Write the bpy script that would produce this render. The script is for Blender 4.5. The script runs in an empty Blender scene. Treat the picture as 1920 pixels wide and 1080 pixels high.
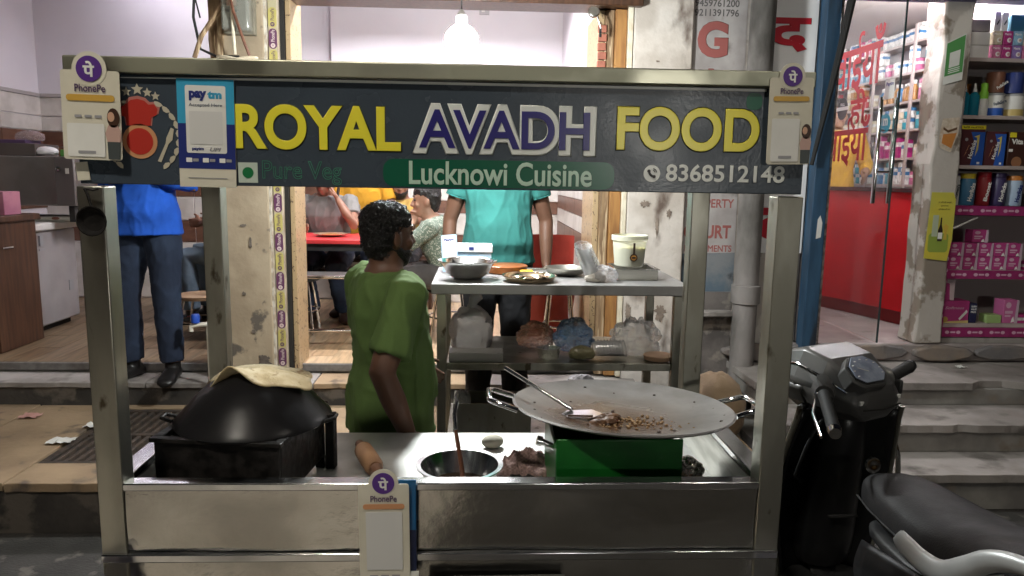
import bpy, bmesh, math, random
from mathutils import Vector, Matrix, noise as mnoise
random.seed(7)
SC = bpy.context.scene
COL = SC.collection
R = math.radians
# ------------------------------------------------------------------ camera
cam = bpy.data.cameras.new('camera'); camo = bpy.data.objects.new('camera', cam); COL.objects.link(camo)
cam.sensor_width = 36.0; cam.lens = 26.0; cam.clip_start = 0.05; cam.clip_end = 400
_yaw, _pitch, _roll = 0.04516602, 0.14906982, 0.0163208
_f = Vector((math.sin(_yaw)*math.cos(_pitch), math.cos(_yaw)*math.cos(_pitch), -math.sin(_pitch)))
_r = Vector((math.cos(_yaw), -math.sin(_yaw), 0)); _u = _r.cross(_f)
_r2 = _r*math.cos(_roll) + _u*math.sin(_roll); _u2 = -_r*math.sin(_roll) + _u*math.cos(_roll)
camo.matrix_world = Matrix((( _r2.x, _u2.x, -_f.x, 0), (_r2.y, _u2.y, -_f.y, 0), (_r2.z, _u2.z, -_f.z, 1.65), (0, 0, 0, 1)))
SC.camera = camo
# ------------------------------------------------------------------ night sky and a faint moon
w = bpy.data.worlds.new('World'); SC.world = w; w.use_nodes = True
nt = w.node_tree; bg = nt.nodes['Background']
sky = nt.nodes.new('ShaderNodeTexSky'); sky.sky_type = 'NISHITA'; sky.sun_disc = False
sky.sun_elevation = R(-3.0); sky.sun_rotation = R(200)
nt.links.new(sky.outputs[0], bg.inputs[0]); bg.inputs[1].default_value = 0.05
sun = bpy.data.lights.new('moon', 'SUN'); sun.energy = 0.015; sun.angle = R(0.5); sun.color = (1, .95, .88)
suno = bpy.data.objects.new('moon', sun); COL.objects.link(suno); suno.rotation_euler = (R(50), 0, R(-20))
vs = SC.view_settings; vs.view_transform = 'Standard'; vs.look = 'None'; vs.exposure = 1.0; vs.gamma = 1.0
vs.use_curve_mapping = False
SC.cycles.use_denoising = True; SC.cycles.max_bounces = 7; SC.cycles.diffuse_bounces = 4
SC.cycles.glossy_bounces = 4; SC.cycles.transmission_bounces = 6; SC.cycles.transparent_max_bounces = 12
SC.cycles.caustics_reflective = False; SC.cycles.caustics_refractive = False
SC.cycles.sample_clamp_indirect = 4.0
# ------------------------------------------------------------------ helpers
def tag(o, label=None, cat=None, group=None, kind=None):
    if label: o['label'] = label
    if cat: o['category'] = cat
    if group: o['group'] = group
    if kind: o['kind'] = kind
    return o
def thing(name, label, cat, loc=(0, 0, 0), rot=0, group=None):
    o = bpy.data.objects.new(name, None); COL.objects.link(o); o.empty_display_size = .1
    o.location = loc; o.rotation_euler = (0, 0, rot)
    return tag(o, label, cat, group)
def V(*a): return Vector(a)
class G:
    """collects shapes; build() links them as one mesh object"""
    def __init__(s): s.v = []; s.f = []; s.m = []; s.mi = 0
    def add(s, vs, fs):
        b = len(s.v); s.v += [tuple(p) for p in vs]
        for f in fs: s.f.append(tuple(i+b for i in f)); s.m.append(s.mi)
        return s
    def box(s, x0, y0, z0, x1, y1, z1):
        if x0 > x1: x0, x1 = x1, x0
        if y0 > y1: y0, y1 = y1, y0
        if z0 > z1: z0, z1 = z1, z0
        return s.add([(x0,y0,z0),(x1,y0,z0),(x1,y1,z0),(x0,y1,z0),(x0,y0,z1),(x1,y0,z1),(x1,y1,z1),(x0,y1,z1)],
                     [(0,3,2,1),(4,5,6,7),(0,1,5,4),(1,2,6,5),(2,3,7,6),(3,0,4,7)])
    def obox(s, c, size, m=None):
        g = G(); a, b, d = (t/2 for t in size); g.box(-a,-b,-d,a,b,d)
        m = m or Matrix.Identity(3)
        return s.add([Vector(c) + m @ Vector(p) for p in g.v], g.f)
    def loft(s, rings, cap=True, close=True):
        n = len(rings[0]); vs = [p for r in rings for p in r]; fs = []
        for i in range(len(rings)-1):
            for j in range(n if close else n-1):
                k = (j+1) % n
                fs.append((i*n+j, i*n+k, (i+1)*n+k, (i+1)*n+j))
        if cap:
            fs.append(tuple(range(n-1, -1, -1))); fs.append(tuple((len(rings)-1)*n+j for j in range(n)))
        return s.add(vs, fs)
    def tube(s, path, r, n=10, cap=True, flat=1.0):
        path = [Vector(p) for p in path]; L = len(path)
        rr = r if isinstance(r, (list, tuple)) else [r]*L
        rings = []; up = None
        for i, p in enumerate(path):
            t = (path[min(i+1, L-1)] - path[max(i-1, 0)]).normalized()
            if up is None:
                up = Vector((0,0,1)) if abs(t.z) < .9 else Vector((1,0,0))
            u = t.cross(up).normalized(); up = u.cross(t).normalized()
            rings.append([p + u*math.cos(2*math.pi*k/n)*rr[i] + up*math.sin(2*math.pi*k/n)*rr[i]*flat for k in range(n)])
        return s.loft(rings, cap)
    def lathe(s, prof, c=(0,0,0), n=20, m=None, cap=True):
        c = Vector(c); m = m or Matrix.Identity(3)
        return s.loft([[c + m @ Vector((r*math.cos(2*math.pi*k/n), r*math.sin(2*math.pi*k/n), z)) for k in range(n)] for r, z in prof], cap)
    def ball(s, c, rx, ry=None, rz=None, n=14, k=8, m=None):
        ry = ry or rx; rz = rz or rx; m = m or Matrix.Identity(3); c = Vector(c); rings = []
        for i in range(k+1):
            a = -math.pi/2 + math.pi*i/k; q = max(math.cos(a), .02)
            rings.append([c + m @ Vector((rx*q*math.cos(2*math.pi*j/n), ry*q*math.sin(2*math.pi*j/n), rz*math.sin(a))) for j in range(n)])
        return s.loft(rings)
    def prism(s, pts, o, u, v, t):
        """polygon pts in (u,v) at o, extruded by vector t"""
        o, u, v, t = map(Vector, (o, u, v, t)); n = len(pts)
        a = [o + u*x + v*y for x, y in pts]; b = [p + t for p in a]
        return s.add(a+b, [tuple(range(n)), tuple(range(2*n-1, n-1, -1))] + [(i, i+n, (i+1) % n + n, (i+1) % n) for i in range(n)])
    def sheet(s, fn, nu, nv):
        vs = [fn(i/nu, j/nv) for j in range(nv+1) for i in range(nu+1)]
        return s.add(vs, [(j*(nu+1)+i, j*(nu+1)+i+1, (j+1)*(nu+1)+i+1, (j+1)*(nu+1)+i) for j in range(nv) for i in range(nu)])
    def mesh(s, name='m', bevel=0, smooth=True, seg=2, mats=()):
        me = bpy.data.meshes.new(name); me.from_pydata(s.v, [], s.f)
        for m in mats: me.materials.append(m)
        if len(mats) > 1: me.polygons.foreach_set('material_index', s.m)
        bm = bmesh.new(); bm.from_mesh(me)
        bmesh.ops.recalc_face_normals(bm, faces=bm.faces)
        if bevel:
            es = [e for e in bm.edges if len(e.link_faces) == 2 and e.calc_face_angle(0) > .5]
            res = bmesh.ops.bevel(bm, geom=es, offset=bevel, segments=seg, profile=.5, affect='EDGES', clamp_overlap=True)
            for f in res['faces']: f.smooth = True
        bm.to_mesh(me); bm.free()
        if smooth and not bevel:
            me.polygons.foreach_set('use_smooth', [True]*len(me.polygons)); me.set_sharp_from_angle(angle=R(42))
        return me
    def build(s, name, mat, parent=None, local=False, bevel=0, smooth=True, seg=2):
        mats = mat if isinstance(mat, (list, tuple)) else (mat,)
        if parent is not None and not local:      # shapes were given in world space
            inv = wmat(parent).inverted(); s.v = [tuple(inv @ Vector(p)) for p in s.v]
        me = s.mesh(name, bevel, smooth, seg, mats)
        return link(name, me, parent)
def wmat(o):
    m = Matrix.Translation(o.location) @ o.rotation_euler.to_matrix().to_4x4()
    return (wmat(o.parent) @ m) if o.parent else m
def link(name, me, parent=None):
    o = bpy.data.objects.new(name, me); COL.objects.link(o)
    if parent is not None: o.parent = parent
    return o
def base(o):
    """move a single-mesh thing's origin to the bottom middle of its mesh"""
    me = o.data; xs = [v.co for v in me.vertices]
    c = Vector(((min(p.x for p in xs)+max(p.x for p in xs))/2, (min(p.y for p in xs)+max(p.y for p in xs))/2, min(p.z for p in xs)))
    me.transform(Matrix.Translation(-c)); o.location = c
    return o
def solo(g, name, mat, label, cat, group=None, bevel=0, smooth=True, kind=None):
    o = g.build(name, mat, bevel=bevel, smooth=smooth); base(o)
    return tag(o, label, cat, group, kind)
def copy_tree(o, loc, rot=None, label=None):
    c = o.copy(); COL.objects.link(c); c.location = loc
    if rot is not None: c.rotation_euler = (0, 0, rot)
    if label: c['label'] = label
    for ch in o.children:
        d = ch.copy(); COL.objects.link(d); d.parent = c
        for g in ch.children:
            e = g.copy(); COL.objects.link(e); e.parent = d
    return c
def text(body, mat, parent, c, w, h=None, xd=(1,0,0), up=(0,0,1), bold=0.0, t=.0012, name='lettering', slant=0, fill=True, res=4):
    """flat lettering centred at c (world), fitted to w (and h), facing xd x up; bold adds a rounded stroke round each glyph"""
    cu = bpy.data.curves.new('t', 'FONT'); cu.body = body; cu.resolution_u = res; cu.shear = slant
    cu.bevel_depth = max(bold, .002); cu.bevel_resolution = 1; cu.fill_mode = 'BOTH' if fill else 'NONE'
    ob = bpy.data.objects.new('t', cu); COL.objects.link(ob)
    dg = bpy.context.evaluated_depsgraph_get(); me = bpy.data.meshes.new_from_object(ob.evaluated_get(dg))
    bpy.data.objects.remove(ob); bpy.data.curves.remove(cu)
    n = len(me.vertices); co = [0.0]*(3*n); me.vertices.foreach_get('co', co)
    x0, x1, y0, y1 = min(co[0::3]), max(co[0::3]), min(co[1::3]), max(co[1::3])
    sx = w/(x1-x0); sy = (h/(y1-y0)) if h else sx; sz = .00008/max(bold, .002)
    xd, up, c = Vector(xd).normalized(), Vector(up).normalized(), Vector(c); nn = xd.cross(up)
    inv = wmat(parent).inverted() if parent else Matrix.Identity(4)
    m = Matrix(((xd.x*sx, up.x*sy, nn.x*sz), (xd.y*sx, up.y*sy, nn.y*sz), (xd.z*sx, up.z*sy, nn.z*sz))).to_4x4()
    m = inv @ Matrix.Translation(c + nn*t) @ m @ Matrix.Translation((-(x0+x1)/2, -(y0+y1)/2, 0))
    me.transform(m); me.materials.clear(); me.materials.append(mat)
    return link(name, me, parent)
def disc(c, r, n=28, a0=0): return [(c[0]+r*math.cos(2*math.pi*k/n+a0), c[1]+r*math.sin(2*math.pi*k/n+a0)) for k in range(n)]
def rrect(x0, y0, x1, y1, r, n=5):
    out = []
    for cx, cy, a in ((x1-r, y1-r, 0), (x0+r, y1-r, 90), (x0+r, y0+r, 180), (x1-r, y0+r, 270)):
        out += [(cx+r*math.cos(R(a+90*k/n)), cy+r*math.sin(R(a+90*k/n))) for k in range(n+1)]
    return out
class Face:
    """a flat face in space for print: origin o, right u, up v; layers stack outwards"""
    def __init__(s, o, u=(1,0,0), v=(0,0,1), parent=None):
        s.o, s.u, s.v = Vector(o), Vector(u).normalized(), Vector(v).normalized(); s.n = s.u.cross(s.v); s.p = parent
    def poly(s, pts, mat, lay=1, name='print', th=.0006):
        g = G(); g.prism(pts, s.o + s.n*(lay*.0008), s.u, s.v, s.n*th)
        return g.build(name, mat, s.p, smooth=False)
    def polys(s, lst, mat, lay=1, name='print', th=.0006):
        g = G()
        for pts in lst: g.prism(pts, s.o + s.n*(lay*.0008), s.u, s.v, s.n*th)
        return tag(g.build(name, mat, s.p, smooth=False), kind='stuff')
    def text(s, body, mat, x, y, w, h=None, lay=2, bold=0, name='lettering', rot=0, slant=0, fill=True, res=4):
        u = s.u*math.cos(rot) + s.v*math.sin(rot); v = -s.u*math.sin(rot) + s.v*math.cos(rot)
        return text(body, mat, s.p, s.o + s.u*x + s.v*y, w, h, u, v, bold, lay*.0008+.0006, name, slant, fill, res)
def nz(p, s=1.0, o=0): return mnoise.noise(Vector((p[0]*s+o, p[1]*s+o*1.7, p[2]*s-o)))
# ------------------------------------------------------------------ materials
MATS = {}
def mat(name, c, rough=.6, metal=0, c2=None, scale=6, lo=.4, hi=.6, detail=6, bump=0, bscale=60, stretch=(1,1,1), c3=None, s3=3, lo3=.55, hi3=.62,
        trans=0, alpha=1, emit=None, es=0, coat=0, rvar=0, spec=.5, st3=None, ior=1.45, aniso=0, sub=0):
    if name in MATS: return MATS[name]
    m = bpy.data.materials.new(name); m.use_nodes = True; n = m.node_tree.nodes; l = m.node_tree.links; b = n['Principled BSDF']
    def col(x): return (*x, 1) if len(x) == 3 else x
    b.inputs['Base Color'].default_value = col(c); b.inputs['Roughness'].default_value = rough; b.inputs['Metallic'].default_value = metal
    b.inputs['IOR'].default_value = ior; b.inputs['Specular IOR Level'].default_value = spec
    if aniso: b.inputs['Anisotropic'].default_value = aniso
    if sub: b.inputs['Subsurface Weight'].default_value = sub; b.inputs['Subsurface Radius'].default_value = (.012, .005, .003); b.inputs['Subsurface Scale'].default_value = .5
    if coat: b.inputs['Coat Weight'].default_value = coat; b.inputs['Coat Roughness'].default_value = .08
    if trans: b.inputs['Transmission Weight'].default_value = trans
    if alpha < 1: b.inputs['Alpha'].default_value = alpha
    if emit: b.inputs['Emission Color'].default_value = col(emit); b.inputs['Emission Strength'].default_value = es
    tc = n.new('ShaderNodeTexCoord')
    def tex(sc, st, det=detail):
        mp = n.new('ShaderNodeMapping'); mp.inputs['Scale'].default_value = st; l.new(tc.outputs['Object'], mp.inputs[0])
        t = n.new('ShaderNodeTexNoise'); t.inputs['Scale'].default_value = sc; t.inputs['Detail'].default_value = det; l.new(mp.outputs[0], t.inputs[0]); return t.outputs['Fac']
    def ramp(x, a, z):
        r = n.new('ShaderNodeMapRange'); r.inputs[1].default_value = a; r.inputs[2].default_value = z; l.new(x, r.inputs[0]); return r.outputs[0]
    def mix(f, a, z):
        q = n.new('ShaderNodeMix'); q.data_type = 'RGBA'; l.new(f, q.inputs[0])
        for s, x in ((6, a), (7, z)):
            if isinstance(x, (tuple, list)): q.inputs[s].default_value = col(x)
            else: l.new(x, q.inputs[s])
        return q.outputs[2]
    cur = None
    if c2 is not None:
        f = ramp(tex(scale, stretch), lo, hi); cur = mix(f, c, c2)
        if rvar:
            rr = n.new('ShaderNodeMapRange'); rr.inputs[3].default_value = rough; rr.inputs[4].default_value = rough+rvar; l.new(f, rr.inputs[0]); l.new(rr.outputs[0], b.inputs['Roughness'])
    if c3 is not None:
        f3 = ramp(tex(s3, st3 or stretch, 10), lo3, hi3); cur = mix(f3, cur if cur is not None else c, c3)
    if cur is not None: l.new(cur, b.inputs['Base Color'])
    if bump:
        bp = n.new('ShaderNodeBump'); bp.inputs['Strength'].default_value = bump; bp.inputs['Distance'].default_value = .01
        l.new(tex(bscale, stretch, 8), bp.inputs['Height']); l.new(bp.outputs[0], b.inputs['Normal'])
    m.diffuse_color = col(c); MATS[name] = m
    return m
def cell_mat(name, c, c2, scale, rough=.8, lo=.25, hi=.32, feature='F1', stretch=(1,1,1), metal=0, c3=None):
    m = bpy.data.materials.new(name); m.use_nodes = True; n = m.node_tree.nodes; l = m.node_tree.links; b = n['Principled BSDF']
    b.inputs['Roughness'].default_value = rough; b.inputs['Metallic'].default_value = metal
    tc = n.new('ShaderNodeTexCoord'); mp = n.new('ShaderNodeMapping'); mp.inputs['Scale'].default_value = stretch; l.new(tc.outputs['Object'], mp.inputs[0])
    nn = n.new('ShaderNodeTexNoise'); nn.inputs['Scale'].default_value = scale*.6; l.new(mp.outputs[0], nn.inputs[0])
    ad = n.new('ShaderNodeMix'); ad.data_type = 'VECTOR'; ad.inputs[0].default_value = .12; l.new(mp.outputs[0], ad.inputs[4]); l.new(nn.outputs['Color'], ad.inputs[5])
    v = n.new('ShaderNodeTexVoronoi'); v.inputs['Scale'].default_value = scale; v.feature = feature; l.new(ad.outputs[1], v.inputs[0])
    r = n.new('ShaderNodeMapRange'); r.inputs[1].default_value = lo; r.inputs[2].default_value = hi; l.new(v.outputs['Distance'], r.inputs[0])
    q = n.new('ShaderNodeMix'); q.data_type = 'RGBA'; q.inputs[6].default_value = (*c2, 1); q.inputs[7].default_value = (*c, 1); l.new(r.outputs[0], q.inputs[0])
    l.new(q.outputs[2], b.inputs['Base Color']); m.diffuse_color = (*c, 1)
    return m
steel = mat('brushed_steel', (.50,.49,.45), .30, 1, c2=(.40,.39,.35), scale=5, rvar=.14, bump=.03, bscale=14, stretch=(.6,1,6))
steel_wavy = mat('wavy_steel_sheet', (.56,.54,.50), .13, 1, c2=(.46,.44,.40), scale=3.5, rvar=.12, bump=.55, bscale=5.5, stretch=(1,1,1.3), detail=3)
steel_post = mat('worn_steel', (.44,.43,.37), .30, 1, c2=(.30,.29,.24), scale=7, rvar=.16, bump=.05, bscale=40, stretch=(1,1,.35), c3=(.12,.10,.07), s3=16, lo3=.64, hi3=.70, st3=(1,1,.5))
steel_bright = mat('polished_steel', (.72,.72,.72), .12, 1, c2=(.6,.6,.6), scale=9, rvar=.1)
chrome = mat('chrome', (.75,.75,.76), .08, 1)
black_iron = mat('oily_black_iron', (.008,.0075,.007), .34, 0, c2=(.016,.014,.013), scale=30, rvar=.3, bump=.25, bscale=50, spec=.25)
black_tawa = mat('seasoned_iron', (.010,.010,.011), .24, 0, c2=(.018,.017,.018), scale=7, lo=.15, hi=.85, rvar=.14, bump=.10, bscale=34, spec=.22)
plaster = mat('old_plaster', (.42,.34,.24), .9, c2=(.33,.26,.18), scale=4, c3=(.13,.11,.09), s3=5.5, lo3=.60, hi3=.64, bump=.35, bscale=30)
plaster_grey = mat('stained_plaster', (.66,.60,.545), .9, c2=(.50,.44,.385), scale=5, c3=(.14,.10,.08), s3=6, lo3=.53, hi3=.66, bump=.4, bscale=26, st3=(1,1,.5))
peel = mat('peeling_paint', (.46,.42,.38), .9, c2=(.24,.20,.16), scale=5, lo=.50, hi=.54, c3=(.62,.58,.53), s3=4, lo3=.55, hi3=.58, bump=.6, bscale=18, st3=(1,1,.45))
concrete = mat('worn_concrete', (.31,.285,.265), .9, c2=(.21,.19,.175), scale=3, c3=(.10,.09,.08), s3=5, lo3=.54, hi3=.70, bump=.3, bscale=45)
concrete_dk = mat('dark_concrete', (.25,.24,.22), .92, c2=(.16,.15,.14), scale=4, c3=(.20,.17,.14), s3=6, lo3=.6, hi3=.68, bump=.4, bscale=30)
concrete_kerb = mat('dark_kerb', (.055,.048,.042), .85, c2=(.03,.027,.024), scale=4, c3=(.10,.085,.07), s3=6, bump=.4, bscale=30)  # darker concrete for the pavement base and entrance step
pave = mat('beige_paving', (.34,.245,.15), .85, c2=(.245,.175,.108), scale=3, c3=(.13,.10,.075), s3=6, lo3=.60, hi3=.70, bump=.25, bscale=40)
asphalt = mat('dusty_asphalt', (.05,.047,.043), .9, c2=(.035,.033,.03), scale=5, c3=(.12,.11,.095), s3=9, lo3=.58, hi3=.66, bump=.5, bscale=80)
white_wall = mat('white_wall_paint', (.74,.71,.74), .75, c2=(.66,.63,.67), scale=1.3, lo=.35, hi=.7, bump=.06, bscale=30)
tile_pale = mat('pale_marble_tile', (.62,.59,.55), .35, c2=(.50,.47,.43), scale=5, lo=.45, hi=.62, detail=9)
tile_brown = mat('brown_wall_tile', (.15,.072,.045), .4, c2=(.11,.052,.034), scale=6, stretch=(1,1,4))
wood_floor = [mat('plank_%d' % i, c, .38, c2=tuple(t*.68 for t in c), scale=5, stretch=(6,.7,1), bump=.05, bscale=20) for i, c in enumerate(((.60,.43,.26),(.53,.36,.21),(.64,.47,.30),(.56,.40,.24)))]
wood_floor_dim = [mat('dimmed_plank_%d' % i, tuple(q*.36 for q in c), .42, c2=tuple(t*.22 for t in c), scale=5, stretch=(6,.7,1), bump=.05, bscale=20) for i, c in enumerate(((.60,.42,.25),(.53,.35,.20),(.64,.46,.29),(.56,.39,.23)))]  # same planks darkened in colour, painting in the left room's dimmer light
wood_dk = mat('dark_wood_laminate', (.085,.040,.022), .4, c2=(.05,.024,.014), scale=6, stretch=(6,6,.5))
wood_old = mat('weathered_wood', (.33,.22,.12), .8, c2=(.20,.125,.07), scale=8, stretch=(6,6,.5), c3=(.50,.38,.24), s3=9, bump=.4, bscale=24)
wood_roll = mat('rolling_pin_wood', (.42,.24,.13), .5, c2=(.30,.16,.085), scale=12)
granite = cell_mat('brown_granite', (.42,.30,.17), (.12,.075,.045), 34, .35, .18, .34)
white_paint = mat('white_enamel', (.72,.71,.68), .4, c2=(.64,.63,.60), scale=5)
rubber = mat('black_rubber', (.018,.018,.018), .7, bump=.15, bscale=90)
black_plastic = mat('black_plastic', (.016,.016,.017), .42, c2=(.026,.026,.026), scale=14, rvar=.12)
dark_gap = mat('gap_shade_and_dirt', (.02,.018,.016), .9)  # near-black: paints shade in gaps, also dirt crumbs, seam and plinth
# print inks
sign_bg = mat('charcoal_vinyl', (.050,.066,.085), .24, c2=(.042,.056,.074), scale=9, bump=.06, bscale=160, rvar=.08)
ink = lambda n, c, r=.4: mat('ink_'+n, c, r)
yellow_ink = ink('yellow', (.80,.72,.05), .28); navy_ink = ink('navy', (.025,.020,.16), .28); pale_ink = ink('pale', (.72,.75,.71), .3)
mint_ink = ink('mint', (.48,.66,.54), .3); green_glow = ink('green', (.008,.10,.055), .26); white_ink = ink('white', (.78,.78,.74))
red_ink = ink('red', (.42,.03,.02)); cream_ink = ink('cream', (.50,.46,.35)); salmon_ink = ink('salmon', (.55,.27,.13)); gold_ink = ink('gold', (.55,.33,.06))
purple_ink = ink('purple', (.09,.03,.22)); black_ink = ink('black', (.02,.02,.022)); grey_ink = ink('grey', (.30,.30,.31)); sky_ink = ink('sky_blue', (.04,.34,.55))
deep_blue = ink('deep_blue', (.018,.03,.17)); card = mat('cream_card', (.66,.63,.52), .45, c2=(.58,.55,.44), scale=6); paper = mat('white_paper', (.74,.74,.70), .6, c2=(.66,.66,.62), scale=8)
veg_ink = ink('veg_green', (.01,.16,.05)); skin_ink = ink('print_skin', (.55,.33,.22)); pink_ink = ink('print_pink', (.50,.33,.28)); hair_ink = ink('print_hair', (.05,.025,.015)); slate_ink = ink('print_slate', (.06,.07,.07))
# ================================================================== the setting
g = G(); g.box(-30, -30, -.3, 30, 30, 0); tag(g.build('road', asphalt, smooth=False), kind='structure')
# paved platform in front of the eatery, with a drain pit
FZ = .45
pv = tag(G().box(-7, 3.27, .002, 1.45, 4.42, .20).build('pavement', concrete_kerb, smooth=False), kind='structure')
def slab(x0, y0, x1, y1, z0, z1, m, parent, name='paving_slab', seedo=0):
    n = 14; g = G(); fr = []
    for i in range(n+1):
        x = x0 + (x1-x0)*i/n; fr.append((x, y0 + (.018*abs(nz((x*3, y0, 0), 2.2, seedo)) if 0 < i < n else 0)))
    pts = fr + [(x1, y1), (x0, y1)]
    g.prism(pts, (0, 0, z0), (1, 0, 0), (0, 1, 0), (0, 0, z1-z0))
    return g.build(name, m, parent, bevel=.004, seg=1)
px = [-7, -5.4, -3.9, -2.62, -2.135]
for i in range(4): slab(px[i], 3.255 + .01*(i % 2), px[i+1]-.006, 4.415, .205, .25 - .003*(i % 2), pave, pv, seedo=i)
slab(-2.129, 3.25, -1.30, 3.495, .205, .249, pave, pv, seedo=6); slab(-2.129, 4.345, -1.16, 4.415, .205, .25, pave, pv, seedo=7)
for a, b_ in ((-1.155, -.2), (-.195, .75), (.755, 1.45)): slab(a, 3.25, b_, 4.415, .205, .249, pave, pv, seedo=a*3)
gr = thing('drain_grate', 'rusty iron drain grate of parallel bars set in the beige pavement', 'grate', (-1.65, 3.9, .20))
g = G(); x0, x1, y0, y1 = -2.125, -1.165, 3.50, 4.34
iron = mat('rusty_iron', (.035,.028,.024), .8, c2=(.06,.042,.03), scale=16, bump=.4, bscale=60)
for a in ((x0, y0, x1, y0+.035), (x0, y1-.035, x1, y1), (x0, y0+.035, x0+.035, y1-.035), (x1-.035, y0+.035, x1, y1-.035)): g.box(a[0], a[1], .2025, a[2], a[3], .245)
g.box(x0+.035, 3.90, .2025, x1-.035, 3.935, .243); g.build('frame', iron, gr, bevel=.003, seg=1)
bar = G().box(-.011, -.1825, -.017, .011, .1825, .017).mesh('bar', .003, True, 1, (iron,)); bar2 = G().box(-.011, -.1825, -.017, .011, .1825, .017).mesh('bar', .003, True, 1, (iron,))
for k in range(18):
    for yy in (3.7175, 4.12):
        b_ = link('bar', bar, gr); b_.location = Vector((x0+.062+k*.049, yy, .224)) - gr.location
# litter on the pavement
def scrap(c, s, m, label, seedo):
    g = G(); g.sheet(lambda u, v: (c[0]+(u-.5)*s, c[1]+(v-.5)*s*.8, c[2]+.004+.022*abs(nz((u*3, v*3, seedo), 1.3))*1.2), 6, 6)
    o = solo(g, 'paper_scrap', m, label, 'litter', 'litter on the ground'); return o
scrap((-2.55, 4.18, .25), .10, mat('pink_wrapper', (.55,.3,.26), .5), 'crumpled pinkish wrapper lying on beige pavement left of the grate', 1)
scrap((-2.16, 3.78, .25), .12, paper, 'torn pale paper scrap at the edge of the drain grate', 2)
scrap((-2.12, 4.02, .25), .09, paper, 'small torn paper bit by the far corner of the drain grate', 3)
# step and threshold of the eatery
st = tag(G().box(-7, 4.42, .002, 1.0, 4.66, .352).build('entrance_step', concrete_kerb, smooth=False), kind='structure')
for i in range(8): slab(-7+i, 4.405, -6.006+i, 4.655, .355, .388, concrete if i % 3 else pave, st, 'tread_slab', i+20)
fl = tag(G().box(-7, 4.66, .002, 2.2, 9.4, .418).build('eatery_floor', concrete_dk, smooth=False), kind='structure')
G().box(-7, 4.645, .40, 1.0, 4.672, .4485).build('threshold', mat('grey_granite_sill', (.17,.16,.15), .5, c2=(.12,.11,.105), scale=20), fl, bevel=.004)
i = 0; yy0 = 4.675
pm = {}
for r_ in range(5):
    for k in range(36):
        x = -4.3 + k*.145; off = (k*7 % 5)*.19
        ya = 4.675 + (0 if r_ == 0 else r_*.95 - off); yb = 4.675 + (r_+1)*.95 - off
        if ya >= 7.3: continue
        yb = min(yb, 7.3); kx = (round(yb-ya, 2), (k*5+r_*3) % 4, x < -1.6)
        if kx not in pm: pm[kx] = G().box(.001, 0, 0, .143, yb-ya-.003, .028).mesh('plank', 0, False, 1, ((wood_floor_dim if kx[2] else wood_floor)[kx[1]],))
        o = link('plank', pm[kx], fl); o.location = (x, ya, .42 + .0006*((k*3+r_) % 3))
# stairs to the pharmacy
sp = tag(G().box(1.62, 3.48, .002, 7, 9.4, .14).build('stair_base', concrete_dk, smooth=False), kind='structure')
def stair(y0, y1, z0, z1, seedo):
    g = G(); g.box(1.62, y0+.012, z0, 7, y1, z1-.045); g.build('riser', concrete_dk, sp)
    n = 150; nose = []
    for i in range(n+1):
        x = 1.60 + 5.4*i/n; q = nz((x*1.0, seedo, 0), 2.3, seedo); c = min(.055, max(0, q-.12)*.30) + .012*max(0, nz((x*7, seedo, 2), 2))
        nose.append((x, y0 - .012 + c))
    g = G(); g.prism(nose + [(7, y1+.02), (1.60, y1+.02)], (0, 0, z1-.045), (1, 0, 0), (0, 1, 0), (0, 0, .045))
    g.build('tread', concrete, sp, bevel=.003, seg=1)
stair(3.46, 3.76, .143, .20, 1.3); stair(3.75, 4.10, .203, .36, 4.1); stair(4.09, 4.60, .363, .50, 7.7)
g = G()
for k in range(9):                    # broken rubble edge under the shop floor
    x = 1.75+k*.42; pts = [(x+.40*math.cos(a)*.52, .565+.052*math.sin(a)+.014*nz((x, a, 1), 3)) for a in [2*math.pi*j/9 for j in range(9)]]
    g.prism(pts, (0, 4.535+.018*(k % 3), 0), (1, 0, 0), (0, 0, 1), (0, .14, 0))
g.build('rubble_edge', mat('rubble', (.25,.20,.16), .95, c2=(.16,.15,.15), scale=4, bump=.6, bscale=30), sp, bevel=.012)
pf = tag(G().box(1.95, 4.585, .503, 7, 9.4, .62).build('pharmacy_floor', mat('shop_floor_stone', (.33,.29,.28), .5, c2=(.25,.22,.21), scale=4, c3=(.14,.12,.11), s3=5, lo3=.62, hi3=.7), bevel=.012, smooth=True), kind='structure')
scrap((3.05, 4.42, .50), .06, paper, 'crumpled white paper on the stair below the pink packs', 5)
for k, (x, y) in enumerate(((2.28, 4.3), (2.42, 4.26), (1.98, 4.38))):
    scrap((x, y, .50), .025, dark_gap, 'dark crumb of dirt on the upper stair tread', 8+k)
# ---------------------------------------------------------------- eatery building
eb = thing('eatery_building', 'open fronted eatery with white walls, brown tile bands and plaster columns', 'building', (-1.5, 5.8, .0))
G().box(-4.2, 7.15, .2, -1.36, 7.35, 3.5).build('back_wall', white_wall, eb, smooth=False)
G().box(-1.36, 7.02, .2, 1.0, 7.34, 3.5).build('back_wall', white_wall, eb, smooth=False)
G().box(-4.25, 4.66, .2, -4.05, 7.15, 3.5).build('side_wall', white_wall, eb, smooth=False)
G().box(.745, 5.12, .2, .95, 7.02, 3.5).build('side_wall', white_wall, eb, smooth=False)
G().box(-4.25, 4.55, 3.42, 1.05, 7.35, 3.55).build('ceiling', white_wall, eb, smooth=False)
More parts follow.
